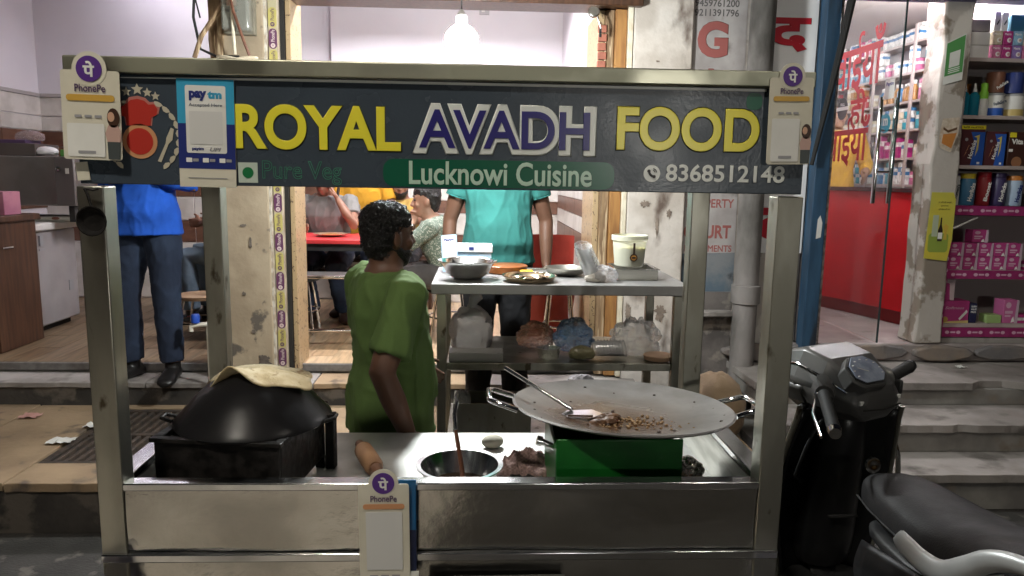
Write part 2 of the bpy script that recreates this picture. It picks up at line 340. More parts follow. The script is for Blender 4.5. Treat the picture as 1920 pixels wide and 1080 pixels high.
# tile bands: back wall left room
for x in range(4):
    a = -4.045 + x*.68
    for z0, z1, m, d in ((2.135, 2.30, tile_pale, .012), (2.0, 2.128, tile_pale, .012), (1.86, 1.993, tile_brown, .014), (1.42, 1.853, tile_brown, .012), (1.20, 1.413, tile_pale, .012), (.99, 1.193, tile_brown, .012), (.46, .983, tile_pale, .012)):
        G().box(a, 7.15-d, z0, a+.672, 7.149, z1).build('wall_tile', m, eb, bevel=.002, seg=1)
    b_ = 4.75 + x*.6
    for z0, z1, m, d in ((2.135, 2.30, tile_pale, .012), (2.0, 2.128, tile_pale, .012), (1.86, 1.993, tile_brown, .014), (1.3, 1.853, tile_brown, .012)):
        G().box(-4.05, b_, z0, -4.05+d, b_+.592, z1).build('wall_tile', m, eb, bevel=.002, seg=1)
g = G(); g.box(-4.05, 7.128, 2.302, -1.36, 7.149, 2.335); g.box(-4.05, 4.7, 2.302, -4.028, 7.127, 2.335); g.build('tile_moulding', mat('moulding', (.38,.35,.34), .5), eb, bevel=.004)
for (z0, z1, m) in ((1.30, 1.42, tile_brown), (1.42, 1.60, tile_pale), (1.10, 1.298, tile_pale), (.9, 1.098, tile_brown), (.46, .898, tile_pale)):
    for k in range(3): G().box(-1.355+k*.7, 7.006, z0+.003, -.662+k*.7, 7.019, z1).build('wall_tile', m, eb, bevel=.002, seg=1)
for z0, z1, m in ((1.60, 1.9, tile_pale), (1.492, 1.598, tile_pale), (1.372, 1.49, tile_brown), (1.252, 1.37, tile_pale), (1.112, 1.25, tile_brown), (.98, 1.11, tile_pale), (.84, .978, tile_brown), (.46, .838, tile_pale)):
    for k in range(3): G().box(.732, 5.125+k*.62, z0+.002, .7449, 5.738+k*.62, z1).build('wall_tile', m, eb, bevel=.002, seg=1)
# small window high on the left wall
g = G(); g.box(-4.052, 5.95, 2.95, -4.035, 6.5, 3.3); g.build('window', mat('window_dark', (.10,.10,.12), .3), eb)
g = G(); g.box(-4.06, 5.9, 2.90, -3.99, 6.55, 2.94)
for k in range(3): g.tube([(-4.025, 6.02+k*.2, 2.95), (-4.025, 6.02+k*.2, 3.3)], .008, 6)
g.build('window_bars', steel_post, eb)
# column with meter, poster strip, granite jamb
g = G()
n = 26
pts = []
for k in range(n+1): z = .252 + 3.1*k/n; pts.append((-1.242 + .010*nz((z*3, 1, 0), 2), z))
for k in range(n, -1, -1): z = .252 + 3.1*k/n; pts.append((-1.556 + .012*nz((z*3, 5, 0), 2), z))
g.prism(pts, (0, 4.455, 0), (1, 0, 0), (0, 0, 1), (0, .42, 0)); col = g.build('column', plaster, eb, bevel=.012)
flake = mat('bare_cement_patch', (.17,.14,.115), .95, c2=(.11,.09,.075), scale=14, bump=.5, bscale=40)
for k, (x, z, a, b_) in enumerate(((-1.535, 1.40, .014, .05), (-1.53, 1.27, .016, .06), (-1.52, 1.02, .017, .022), (-1.545, .98, .012, .03), (-1.535, .80, .02, .055), (-1.30, .52, .035, .04), (-1.41, .93, .01, .012), (-1.40, 1.34, .02, .008), (-1.36, .70, .012, .012), (-1.36, 1.24, .008, .03))):
    pp = [(x+a*math.cos(q)*(1+.5*nz((math.cos(q), math.sin(q), k), 1.5)+.5*nz((math.cos(q)*4, math.sin(q)*4, k), 1.3)), z+b_*math.sin(q)*(1+.5*nz((math.cos(q), math.sin(q), k), 1.5)+.5*nz((math.cos(q)*4, math.sin(q)*4, k), 1.3))) for q in [2*math.pi*j/36 for j in range(36)]]
    G().prism(pp, (0, 4.4485, 0), (1, 0, 0), (0, 0, 1), (0, .004, 0)).build('bare_patch', flake, col)
g = G(); g.box(-1.232, 4.50, .40, -1.176, 4.62, 2.75); g.build('door_frame', mat('cream_frame_paint', (.50,.42,.32), .7, c2=(.36,.29,.21), scale=9, bump=.3), eb, bevel=.004)
g = G(); g.box(-1.2455, 4.46, .40, -1.2335, 4.50, 2.75); g.build('frame_bead', mat('chipped_white_paint', (.62,.58,.50), .7, c2=(.4,.33,.25), scale=20), eb)
g = G(); g.box(-1.174, 4.54, .40, -1.150, 4.86, 2.75); g.build('gap_shade_strip', dark_gap, eb)  # dark strip painting the shade in the gap between frame and jamb
g = G(); g.box(-1.148, 4.56, .42, -1.118, 4.83, 2.75); g.build('granite_jamb', granite, eb, bevel=.004)
g = G(); g.box(-1.60, 4.60, .45, -1.19, 7.0, .46); 
# printed strip of ovals up the door frame
strip = Face((-1.204, 4.4995, .46), parent=eb)
strip.poly([(-.024, 0), (.024, 0), (.024, 2.2), (-.024, 2.2)], mat('strip_cream', (.45,.40,.26), .5), 0, 'printed_strip')
for k in range(18):
    z = .07 + k*.118; pur = k % 2 == 0
    c_ = ink('strip_purple', (.11,.035,.09)) if pur else ink('strip_yellow', (.46,.40,.13))
    strip.poly([(p[0], p[1]) for p in rrect(-.0235, z-.057, .0235, z+.057, .022)], c_, 1, 'printed_oval')
    t_ = ink('strip_pale', (.62,.52,.50)) if pur else ink('strip_dark', (.10,.05,.10))
    strip.text('PhonePe', t_, 0, z+.016, .066, .022, 2, .01, rot=math.pi/2)
    strip.poly(disc((0, z-.038), .013, 14), t_, 2, 'printed_dot'); strip.text('पे', c_, 0, z-.038, .012, .013, 3, .01, rot=math.pi/2)
# lintel and right jamb
G().box(-1.22, 4.50, 2.655, .95, 4.74, 3.05).build('lintel', wood_dk, eb, bevel=.006)
G().box(-4.25, 4.5, 2.95, -1.23, 4.70, 3.42).build('lintel', plaster, eb, bevel=.006)
G().box(-1.22, 4.52, 3.053, .95, 4.72, 3.42).build('front_wall', plaster, eb)
G().box(.705, 4.62, .42, .742, 5.10, 2.65).build('granite_jamb', granite, eb, bevel=.004)
G().box(.744, 4.60, .40, .80, 4.70, 2.65).build('door_post', wood_old, eb, bevel=.006)
G().box(.802, 4.575, .40, .872, 4.68, 2.65).build('door_post', mat('ochre_wood', (.38,.19,.06), .6, c2=(.26,.12,.04), scale=7, stretch=(5,5,.6)), eb, bevel=.005)
G().box(.874, 4.55, .40, .905, 4.68, 2.9).build('frame_bead', mat('cream_edge', (.72,.66,.52), .7, c2=(.6,.5,.36), scale=12, bump=.4), eb, bevel=.004)
wl = G().box(.907, 4.555, .252, 1.27, 5.1, 3.42).build('front_wall', plaster_grey, eb, bevel=.01)
br = mat('red_brick', (.36,.13,.085), .9, c2=(.27,.10,.07), scale=10, bump=.4)
for k in range(5): G().obox((.725+.003*(k % 2), 4.60, 2.33+k*.052), (.05, .03, .044)).build('brick', br, eb, bevel=.004)
for k, (x, z, a, b_) in enumerate(((1.02, 1.50, .03, .018), (1.10, 1.36, .010, .05), (1.17, 1.44, .014, .022), (.98, .96, .04, .03), (1.14, .82, .035, .05), (.94, .82, .015, .05), (1.06, 2.35, .010, .005))):
    pp = [(x+a*math.cos(q)*(1+.6*nz((math.cos(q)*1.3, math.sin(q)*1.3, k), 1.5)+.6*nz((math.cos(q)*5, math.sin(q)*5, k), 1.3)), z+b_*math.sin(q)*(1+.6*nz((math.cos(q)*1.3, math.sin(q)*1.3, k), 1.5)+.6*nz((math.cos(q)*5, math.sin(q)*5, k), 1.3))) for q in [2*math.pi*j/44 for j in range(44)]]
    G().prism(pp, (0, 4.5505, 0), (1, 0, 0), (0, 0, 1), (0, .003, 0)).build('bare_patch', mat('exposed_cement', (.30,.24,.195), .95, c2=(.20,.155,.125), scale=18, bump=.5, bscale=40), wl)
# canopy slab above the pavement from which the bulb hangs
G().box(-4.6, 2.9, 3.2, .9, 4.50, 3.32).build('canopy_slab', concrete, eb, bevel=.01)
# pillar with painted poster, gap, rain pipe, banner
G().box(1.272, 4.585, .252, 1.64, 5.1, 3.42).build('painted_pillar', mat('whitewash_pillar', (.44,.40,.37), .85, c2=(.30,.26,.23), scale=5, c3=(.13,.11,.095), s3=6, lo3=.54, hi3=.66, bump=.3), eb, bevel=.01)
G().box(1.275, 4.5835, .95, 1.61, 4.5848, 1.20).build('painted_band', mat('faded_blue_paint', (.10,.14,.18), .85, c2=(.20,.21,.22), scale=7, c3=(.06,.07,.08), s3=6), eb)
G().box(1.275, 4.5825, .26, 1.61, 4.5849, .948).build('painted_band', mat('grimy_dado', (.17,.15,.14), .9, c2=(.09,.08,.075), scale=5, c3=(.26,.23,.2), s3=7, bump=.3), eb)
G().box(1.276, 4.50, .80, 1.60, 4.584, .835).build('ledge', concrete, eb, bevel=.008)
G().box(1.643, 4.64, .252, 1.72, 5.0, 3.42).build('recess_shade', dark_gap, eb)  # solid near-black box painting the shade between pillar and wall
G().box(1.722, 4.60, .252, 2.04, 5.1, 3.42).build('front_wall', peel, eb, bevel=.008)
pp_ = thing('wall_poster', 'faded poster on the pillar with red letters and phone numbers', 'poster', (1.42, 4.58, 1.2))
F = Face((1.262, 4.583, 0), parent=pp_)
F.poly([(.01, 1.19), (.345, 1.20), (.335, 2.95), (.005, 2.95)], mat('faded_poster', (.40,.37,.36), .7, c2=(.30,.27,.26), scale=5, c3=(.16,.14,.13), s3=7, lo3=.6, hi3=.72), 0, 'sheet')
fade_red = ink('faded_red', (.30,.09,.08), .7); fade_dk = ink('faded_dark', (.10,.09,.09), .7)
F.text('9459761200', fade_dk, .15, 2.70, .27, .042, 1, .02); F.text('9211391796', fade_dk, .15, 2.645, .27, .042, 1, .02)
F.text('G', fade_red, .135, 2.49, .19, .215, 1, .05); F.text('A', fade_red, .135, 2.22, .19, .2, 1, .05)
F.text('PROPERTY', fade_red, .175, 1.507, .30, .055, 1, .02); F.text('COURT', fade_red, .165, 1.33, .30, .085, 1, .03); F.text('DOCUMENTS', fade_red, .175, 1.225, .30, .042, 1, .02)
rp = thing('drain_pipe', 'fat grey cement rain pipe running down the wall beside the white banner', 'pipe', (1.67, 4.50, .25))
pm_ = mat('cement_pipe', (.24,.22,.21), .85, c2=(.13,.12,.11), scale=4, c3=(.05,.045,.04), s3=3.2, lo3=.48, hi3=.66, bump=.3, stretch=(1,1,.5))
g = G(); g.tube([(1.665, 4.50, .252), (1.665, 4.50, 3.2)], .074, 20); g.build('pipe', pm_, rp)
for z in (.95, 2.0): g = G(); g.lathe([(.078, -.06), (.088, -.055), (.088, .055), (.078, .06)], (1.665, 4.50, z), 20); g.build('collar', pm_, rp)
bn = thing('wall_banner', 'white wall banner with a large red letter beside the rain pipe', 'banner', (1.9, 4.595, 1.1))
F = Face((1.715, 4.597, 0), parent=bn)
g = G(); g.sheet(lambda u, v: (1.725+.315*u, 4.592+.003*nz((u*3, v*8, 0), 1.0), 1.20+1.7*v), 8, 30); g.build('sheet', mat('banner_vinyl', (.85,.84,.84), .45), bn)
bright_red = ink('banner_red', (.55,.012,.03))
F.text('द', bright_red, .150, 2.53, .265, .20, 10, .035); F.text('द', bright_red, .150, 1.36, .27, .25, 10, .035)
# blue steel post
bp = thing('steel_post', 'blue painted steel shutter post with chipped paint beside the glass door', 'post', (2.10, 4.56, .58))
bluep = mat('blue_paint', (.032,.080,.145), .5, c2=(.022,.055,.10), scale=8, c3=(.02,.025,.035), s3=4, lo3=.58, hi3=.66, stretch=(2,2,.4), bump=.1)
G().box(2.050, 4.50, .58, 2.140, 4.60, 3.42).build('post', bluep, bp, bevel=.006)
G().box(2.142, 4.515, .58, 2.160, 4.60, 3.42).build('guide_rail', mat('flaky_primer', (.30,.27,.26), .8, c2=(.12,.09,.08), scale=30), bp, bevel=.003)
G().prism([(0, 0), (.03, .01), (.034, .10), (.018, .145), (.004, .12)], (2.085, 4.498, 1.30), (1,0,0), (0,0,1), (0, .0015, 0)).build('chip', white_paint, bp)
g = G(); g.tube([(2.22, 4.43, 3.2), (2.165, 4.44, 2.72), (2.12, 4.45, 2.4), (2.06, 4.46, 2.05), (2.01, 4.47, 1.75)], [.026, .026, .022, .018, .012], 8); g.build('cable_bundle', rubber, bp)
# pharmacy shell
ph = thing('pharmacy_building', 'brightly lit pharmacy with open shelves, red counter and peeling pillar', 'building', (3.2, 5.5, .62))
G().box(2.06, 4.62, .625, 2.16, 5.5, 3.42).build('side_wall', white_wall, ph)
G().box(1.98, 5.5, .62, 2.25, 8.6, 3.42).build('side_wall', white_wall, ph)
G().box(1.98, 8.6, .62, 4.2, 8.7, 3.42).build('back_wall', white_wall, ph)
G().box(3.66, 5.0, .62, 3.78, 8.6, 3.42).build('side_wall', white_wall, ph)
G().box(2.1, 4.5, 2.93, 6.5, 8.7, 3.1).build('ceiling', mat('shop_ceiling', (.55,.50,.48), .8), ph)
G().box(2.18, 4.50, 2.745, 6.5, 4.62, 2.928).build('fascia', mat('navy_fascia', (.06,.05,.14), .5), ph)
g = G(); pts = []
for k in range(25): z = .622 + 2.3*k/24; pts.append((3.0 + .014*nz((z*3, 1, 0), 2.4), z))
for k in range(24, -1, -1): z = .622 + 2.3*k/24; pts.append((2.825 + .016*nz((z*3, 4, 0), 2.4), z))
g.prism(pts, (0, 4.575, 0), (1, 0, 0), (0, 0, 1), (0, .2, 0)); pil = g.build('pillar', peel, ph, bevel=.012)
# ================================================================== lamps of the place
def emis(name, c, s): return mat(name, c, .4, emit=c, es=s)
bl = thing('hanging_bulb', 'glowing bare white bulb hanging on a wire above the steel rack', 'lamp', (-.088, 3.42, 2.2))
g = G(); g.lathe([(.006, -.078), (.040, -.068), (.064, -.042), (.074, -.005), (.068, .026), (.046, .05), (.022, .066)], (-.088, 3.42, 2.248), 20)
g.build('bulb', emis('bulb_glow', (.95, 1, .99), 420), bl)
g = G(); g.lathe([(.021, .060), (.024, .066), (.024, .105), (.016, .115), (.006, .13)], (-.088, 3.42, 2.248), 16); g.build('socket', white_paint, bl)
g = G(); g.tube([(-.088, 3.42, 2.37), (-.087, 3.42, 2.8), (-.09, 3.42, 3.2)], .0035, 6); g.build('wire', rubber, bl)
g = G(); pts = [(.015+.20*t, 3.6+1.0*t, 2.95-.62*t) for t in [i/40 for i in range(41)]]
g.tube([(p[0]+.006*math.cos(k*1.6), p[1], p[2]+.006*math.sin(k*1.6)) for k, p in enumerate(pts)], .004, 5)
def tube_light(label, c, L, axis, s, col=(1, .96, .93)):
    t = thing('tube_light', label, 'lamp', c)
    d = Vector((L/2, 0, 0)) if axis == 'x' else Vector((0, L/2, 0)); c = Vector(c)
    G().tube([c-d, c+d], .016, 10).build('tube', emis('tube_glow_%g_%g' % (s, col[2]), col, s), t)
    h = Vector((.02, L/2+.03, .02)) if axis == 'y' else Vector((L/2+.03, .02, .02))
    G().box(*(c-h+Vector((0, 0, .04))), *(c+h+Vector((0, 0, .04)))).build('fitting', white_paint, t)
    return t
t = tube_light('long white tube light with an added reflector on the eatery ceiling', (-.45, 5.35, 3.22), 1.2, 'x', 400, (.98, .95, 1))
for s in (-1, 1): g = G(); g.prism([(0, .02), (s*.11, -.035), (s*.115, -.030), (0, .028)], (-1.1, 5.35, 3.22), (0, 1, 0), (0, 0, 1), (1.3, 0, 0)); g.build('baffle', white_paint, t)  # flaps added to keep direct light off the upper back wall
tube_light('long white bare tube light on the eatery ceiling near the back wall', (-.25, 6.1, 3.34), 1.2, 'x', 11, (.97, .95, 1))
tube_light('long white tube light on the ceiling of the left room above the freezer', (-2.6, 6.65, 3.30), 1.2, 'x', 20, (.93, .90, 1))
tube_light('white tube light behind the pharmacy fascia above the glass door', (2.95, 4.89, 2.872), .62, 'x', 420, (1, .95, .97))
tube_light('white tube light inside the head of the pharmacy display shelves', (3.75, 4.72, 2.875), 1.1, 'x', 27, (1, .95, .97))
tube_light('white tube light at the back of the pharmacy ceiling', (2.8, 7.6, 2.86), 1.0, 'x', 60, (1, .95, .97))
def street_lamp(x, y, h, ax, ay, s, label, size):
    t = thing('street_lamp', label, 'lamp', (x, y, 0))
    g = G(); g.tube([(x, y, .002), (x, y, h-.4), (x+ax*.3, y+ay*.3, h-.08), (x+ax, y+ay, h)], [.06, .05, .04, .035], 12); g.build('pole', steel_post, t)
    g = G(); g.box(x+ax-.2, y+ay-.13, h-.02, x+ax+.2, y+ay+.13, h+.08); g.build('head', steel_post, t, bevel=.02)
    g = G(); g.box(x+ax-size, y+ay-size*.6, h-.05, x+ax+size, y+ay+size*.6, h-.021); g.build('lens', emis('street_glow_%g' % s, (1, .92, .80), s), t)
street_lamp(-2.6, -.5, 4.6, 1.2, .1, 240, 'tall street lamp with warm lens standing on the road in front of the cart', .16)
street_lamp(4.6, .3, 5.6, -1.2, .3, 98, 'tall street lamp with warm lens standing on the road in front of the stairs', .16)
tag(G().box(-4.5, -2.6, .0005, -.22, 1.25, .004).build('added_pale_slab', mat('added_slab_concrete', (.62,.57,.50), .85, c2=(.10,.09,.08), scale=2.2, lo=.50, hi=.64, bump=.2), smooth=False), kind='structure')  # unseen pale patchy slab, added for the cart's front panel to reflect
lp = thing('globe_lamp', 'small white globe lamp on a post across the road', 'lamp', (2.16, -6.4, 0))
G().tube([(2.16, -6.4, .002), (2.16, -6.4, 1.98)], .035, 12).build('pole', steel_post, lp)
G().ball((2.16, -6.4, 2.08), .10, n=20, k=12).build('globe', emis('globe_glow', (1, .97, .9), 260), lp)
# ================================================================== the food cart
X0, X1, Y0, Y1 = -.845, .708, 1.60, 2.30
ct = thing('food_cart', 'stainless steel street food cart with dark painted name board across the top', 'food cart', (-.07, 1.95, 0))
pw = .056
for x, y in ((X0, Y0), (X1-pw, Y0)):
    G().box(x, y, .24, x+pw, y+pw, 1.617).build('post', steel_post, ct, bevel=.003)
for x, y in ((X0+.02, Y1-pw), (X1-pw-.005, Y1-pw)):
    G().box(x, y, .24, x+pw, y+pw, 1.86).build('post', steel_post, ct, bevel=.003)
G().box(X0, Y0-.02, 1.846, X1, Y0+.03, 1.879).build('top_rail', mat('steel_warm_reflection', (.52,.51,.40), .30, 1, c2=(.38,.38,.29), scale=6, rvar=.2, bump=.12, bscale=9), ct, bevel=.003)  # yellowish reflection on the rail is put into the steel's base colour
for x in (X0+.004, X1-.034): G().box(x, Y0+.031, 1.848, x+.03, Y1, 1.874).build('top_side_rail', steel_post, ct, bevel=.003)
G().box(X0+.036, Y1-.03, 1.848, X1-.036, Y1, 1.874).build('top_back_rail', steel_post, ct, bevel=.003)
# tub: front lip, sides, floor
G().box(X0+pw+.001, Y0-.006, .944, X1-pw-.001, Y0+.032, .962).build('front_lip', steel_bright, ct, bevel=.003)
G().sheet(lambda u, v: (X0+pw+.002+(X1-X0-2*pw-.004)*u, Y0+.004+.0055*nz((u*5, v*1.0, 0), 1.2), .797+.146*v), 60, 8).build('front_panel', steel_wavy, ct)
G().box(X0+pw+.001, Y0+.012, .78, X1-pw-.001, Y0+.03, .943).build('panel_back', steel, ct)
G().box(X0+.002, Y0-.010, .775, X1-.002, Y0+.012, .795).build('front_rail', steel_bright, ct, bevel=.003)
G().sheet(lambda u, v: (X0+.004+(X1-X0-.008)*u, Y0+.006-.02*(1-v)+.004*nz((u*4, v*2, 3), 1.1), .30+.473*v), 50, 10).build('lower_panel', steel_wavy, ct)
for s, x in ((1, X0), (-1, X1-pw)):
    G().box(x+.002, Y0+pw+.001, .944, x+pw-.002, Y1-pw-.001, .962).build('side_lip', steel_bright, ct, bevel=.003)
    xi = x+pw-.006 if s > 0 else x+.006
    G().box(xi-.004, Y0+pw+.001, .79, xi+.004, Y1-pw-.001, .943).build('side_wall', steel, ct)
    G().box(x+.01, Y0+pw+.001, .30, x+pw-.014 if s > 0 else x+pw-.01, Y1-pw-.001, .788).build('side_panel', steel, ct)
tray_m = mat('scratched_counter_steel', (.66,.66,.64), .40, .6, c2=(.55,.55,.53), scale=7, rvar=.15, bump=.03)
G().box(X0+.05, Y0+.033, .815, X1-.05, Y1-.002, .83).build('counter_top', tray_m, ct)
G().box(X0+.03, Y0+.05, .27, X1-.03, Y1-.06, .29).build('bottom_shelf', steel, ct)
for x in (X0+.12, X1-.12):
    for y in (Y0+.18, Y1-.14):
        w_ = G(); m_ = Matrix.Rotation(R(90), 3, 'Y')
        w_.lathe([(.02, -.02), (.10, -.02), (.118, -.012), (.118, .012), (.10, .02), (.02, .02)], (x, y, .12), 22, m_); wh = w_.build('wheel', rubber, ct)
        G().lathe([(.01, -.023), (.06, -.024), (.06, .024), (.01, .023)], (x, y, .12), 16, m_).build('hub', steel, wh)
        G().box(x-.03, y-.02, .12, x-.024, y+.02, .27).build('fork', steel, ct)
# ---- name board
sg = G().box(X0+.012, Y0-.004, 1.622, X1-.008, Y0+.022, 1.845).build('name_board', sign_bg, ct, bevel=.002)
SY = Y0-.0042
F = Face((0, SY, 0), parent=sg)
F.poly([(X0+.014, 1.838), (X1-.1, 1.838), (X1-.1, 1.8435), (X0+.45, 1.8435)], pale_ink, 0, 'edge_strip')
F.poly(rrect(-.205, 1.626, .288, 1.684, .022), green_glow, 0, 'green_band'); F.poly(rrect(.566, 1.80, .60, 1.835, .012), green_glow, 0, 'green_patch')
dark_yel = ink('dark_olive', (.03,.032,.012))
F.text('ROYAL', dark_yel, -.3395, 1.745, .350, .097, 0, .045, res=8); F.text('ROYAL', yellow_ink, -.3395, 1.745, .345, .093, 2, .032, res=8)
F.text('FOOD', dark_yel, .444, 1.756, .312, .096, 0, .045, res=8); F.text('FOOD', yellow_ink, .444, 1.756, .308, .092, 2, .032, res=8)
F.text('AVADH', pale_ink, .0515, 1.7475, .390, .106, 1, .078, res=8); F.text('AVADH', navy_ink, .0515, 1.7475, .361, .080, 3, .018, res=8)
F.text('Lucknowi Cuisine', mint_ink, .0445, 1.656, .39, .050, 2, .018)
F.text('Pure Veg', ink('outline_green', (.06,.28,.17)), -.3745, 1.651, .165, .049, 1, .012, fill=False)
F.poly(rrect(-.507, 1.629, -.467, 1.671, .001), ink('veg_white', (.50,.58,.50)), 0, 'veg_mark'); F.poly(disc((-.487, 1.650), .0115), veg_ink, 1, 'veg_dot')
F.poly(disc((.369, 1.662), .018), pale_ink, 1, 'phone_badge')
g = G(); hs = [(math.cos(R(a))*r_+.3745, math.sin(R(a))*r_+1.6675) for r_, rng in ((.0145, range(180, 275, 12)), (.0095, range(268, 175, -12))) for a in rng]
F.poly(hs, black_ink, 3, 'handset'); F.polys([disc((.362, 1.667), .0036, 12), disc((.3735, 1.6555), .0036, 12)], black_ink, 4, 'handset_ends')
for r_ in (.005, .0085): F.poly([(.371+math.cos(R(a))*q, 1.6645+math.sin(R(a))*q) for q, rng in ((r_, range(0, 91, 15)), (r_-.0018, range(90, -1, -15))) for a in rng], black_ink, 3, 'signal_arc')
F.text('8368512148', pale_ink, .529, 1.6645, .26, .037, 2, .022)
# emblem: ring, cook's hat, stars, wreath, spatula
cx, cz = -.7055, 1.7105
F.poly(disc((cx, cz), .0355), salmon_ink, 1, 'emblem_ring'); F.poly(disc((cx, cz), .027), red_ink, 2, 'emblem_disc')
hat = [(-.026, .030), (-.028, .048), (-.040, .052), (-.044, .066), (-.036, .077), (-.024, .076), (-.016, .084), (0, .087), (.014, .083), (.022, .075), (.034, .076), (.041, .066), (.038, .053), (.027, .048), (.024, .030)]
F.poly([(cx+x*1.06, cz+.003+(y-.03)*1.06+.029) for x, y in hat], ink('hat_pink', (.46,.17,.14)), 0, 'hat_outline'); F.poly([(cx+x*.95, cz+.032+(y-.03)*.95) for x, y in hat], red_ink, 1, 'hat')
star = lambda x, y, r_: [(x+math.sin(math.pi*k/5)*(r_ if k % 2 == 0 else r_*.45), y+math.cos(math.pi*k/5)*(r_ if k % 2 == 0 else r_*.45)) for k in range(10)]
F.polys([star(cx+x, cz+y, r_) for x, y, r_ in ((-.041, .093, .008), (-.022, .100, .010), (0, .105, .0125), (.020, .099, .010), (.036, .092, .0095))], cream_ink, 1, 'stars')
def leaf(x, y, a, L, W_): return [(x+math.cos(a)*L*t-math.sin(a)*q*W_, y+math.sin(a)*L*t+math.cos(a)*q*W_) for t, q in ((0, 0), (.25, .8), (.6, 1), (.9, .5), (1, 0), (.9, -.2), (.6, -.45), (.25, -.35))]
lv = []
for k in range(9):
    a = R(-58 + k*14)
    for s in (1, -1):
        lv.append(leaf(cx+.004+s*.078*math.cos(a), cz+.01+.078*math.sin(a), (a+R(100)) if s > 0 else math.pi-a-R(100), .019, .007 if s > 0 else -.007))
F.polys(lv, cream_ink, 1, 'wreath')
F.poly([(cx+.034, cz-.040), (cx+.041, cz-.042), (cx+.058, cz-.004), (cx+.066, cz+.004), (cx+.070, cz+.026), (cx+.064, cz+.029), (cx+.054, cz+.008), (cx+.052, cz-.003)], cream_ink, 1, 'spatula_print')
# ================================================================== payment placards
def woman(F, x, y, s, lay=2):
    F.poly([(x-.010*s, y), (x+.012*s, y), (x+.014*s, y+.034*s), (x-.011*s, y+.034*s)], slate_ink, lay, 'printed_skirt')
    F.poly([(x-.011*s, y+.034*s), (x+.014*s, y+.034*s), (x+.016*s, y+.055*s), (x+.010*s, y+.066*s), (x-.008*s, y+.066*s), (x-.014*s, y+.05*s)], pink_ink, lay, 'printed_top')
    F.poly([(x+.012*math.cos(a)*s+.002*s, y+(.080+.019*math.sin(a))*s) for a in [2*math.pi*k/16 for k in range(16)]], hair_ink, lay, 'printed_hair')
    F.poly([(x+.0065*math.cos(a)*s-.002*s, y+(.082+.0095*math.sin(a))*s) for a in [2*math.pi*k/14 for k in range(14)]], skin_ink, lay+1, 'printed_face')
def pp_card(label, cx, cz, w, h, y, wm=True, rot=0, side=1):
    t = thing('payment_placard', label, 'placard', (cx, y, cz-h/2))
    u = Vector((math.cos(rot), 0, math.sin(rot))); v = Vector((-math.sin(rot), 0, math.cos(rot)))
    F = Face((cx, y, cz), u, v, t); top = h/2; r_ = w*.23
    out = rrect(-w/2, -h/2, w/2, top, .006)
    g = G(); g.prism(out, F.o+Vector((0, .0005, 0)), u, v, (0, .0015, 0)); g.build('card', card, t)
    F.poly(disc((0, top+r_*.10), r_*1.28), card, 0, 'rounded_top')
    F.poly(disc((0, top+r_*.10), r_*.95), purple_ink, 2, 'round_mark'); F.text('पे', white_ink, 0, top+r_*.08, r_*.85, r_*1.15, 3, .03)
    F.text('PhonePe', ink('phone_purple', (.10,.06,.12)), 0, top-w*.30, w*.52, w*.13, 1, .02)
    F.poly(rrect(-w*.41, top-w*.52, w*.41, top-w*.41, w*.05), gold_ink if wm else salmon_ink, 1, 'gold_bar')
    if wm:
        for k in range(3): F.poly(rrect(-w*.28+k*w*.17, top-w*.80, -w*.16+k*w*.17, top-w*.755, .001), grey_ink, 1, 'small_print')
        F.poly(rrect(-w*.42, -h/2+.006, w*.22, top-w*.90, .004), paper, 1, 'white_panel'); F.poly(rrect(-w*.24, -h/2+.012, w*.06, -h/2+.018, .001), grey_ink, 2, 'small_print')
        woman(F, w*.36, -h/2+.002, w/.116*1.03)
    else:
        F.poly(rrect(-w*.36, -h/2+w*.30, w*.36, top-w*.58, .003), ink('pale_grey_panel', (.62,.62,.60)), 1, 'white_panel')
        for k in range(3): F.poly(rrect(-w*.3+k*w*.22, -h/2+w*.16, -w*.14+k*w*.22, -h/2+w*.19, .001), grey_ink, 1, 'small_print')
    return t
pp_card('cream payment placard with purple round mark and printed woman, beside the red emblem', -.791, 1.760, .117, .178, Y0-.025, rot=-.02)
pp_card('cream payment placard with purple round mark and printed woman, right after the yellow FOOD lettering', .655, 1.776, .094, .180, Y0-.025, rot=.015)
pp_card('pale payment placard without printed woman standing against the cart front lip', -.206, .855, .112, .236, Y0-.036, wm=False, rot=.01)
bs = thing('payment_stand', 'blue acrylic payment stand behind the pale placard on the cart front', 'placard', (-.186, Y0-.02, .735))
G().box(-.236, Y0-.026, .735, -.136, Y0-.020, .978).build('board', [mat('blue_acrylic', (.012,.10,.24), .3)], bs, bevel=.002)
G().box(-.2365, Y0-.0262, .735, -.1355, Y0-.0262+.0068, .86).build('lower_band', mat('navy_acrylic', (.008,.014,.05), .3), bs)
G().box(-.16, Y0-.032, .735, -.130, Y0-.0275, .762).build('paper_tab', paper, bs)
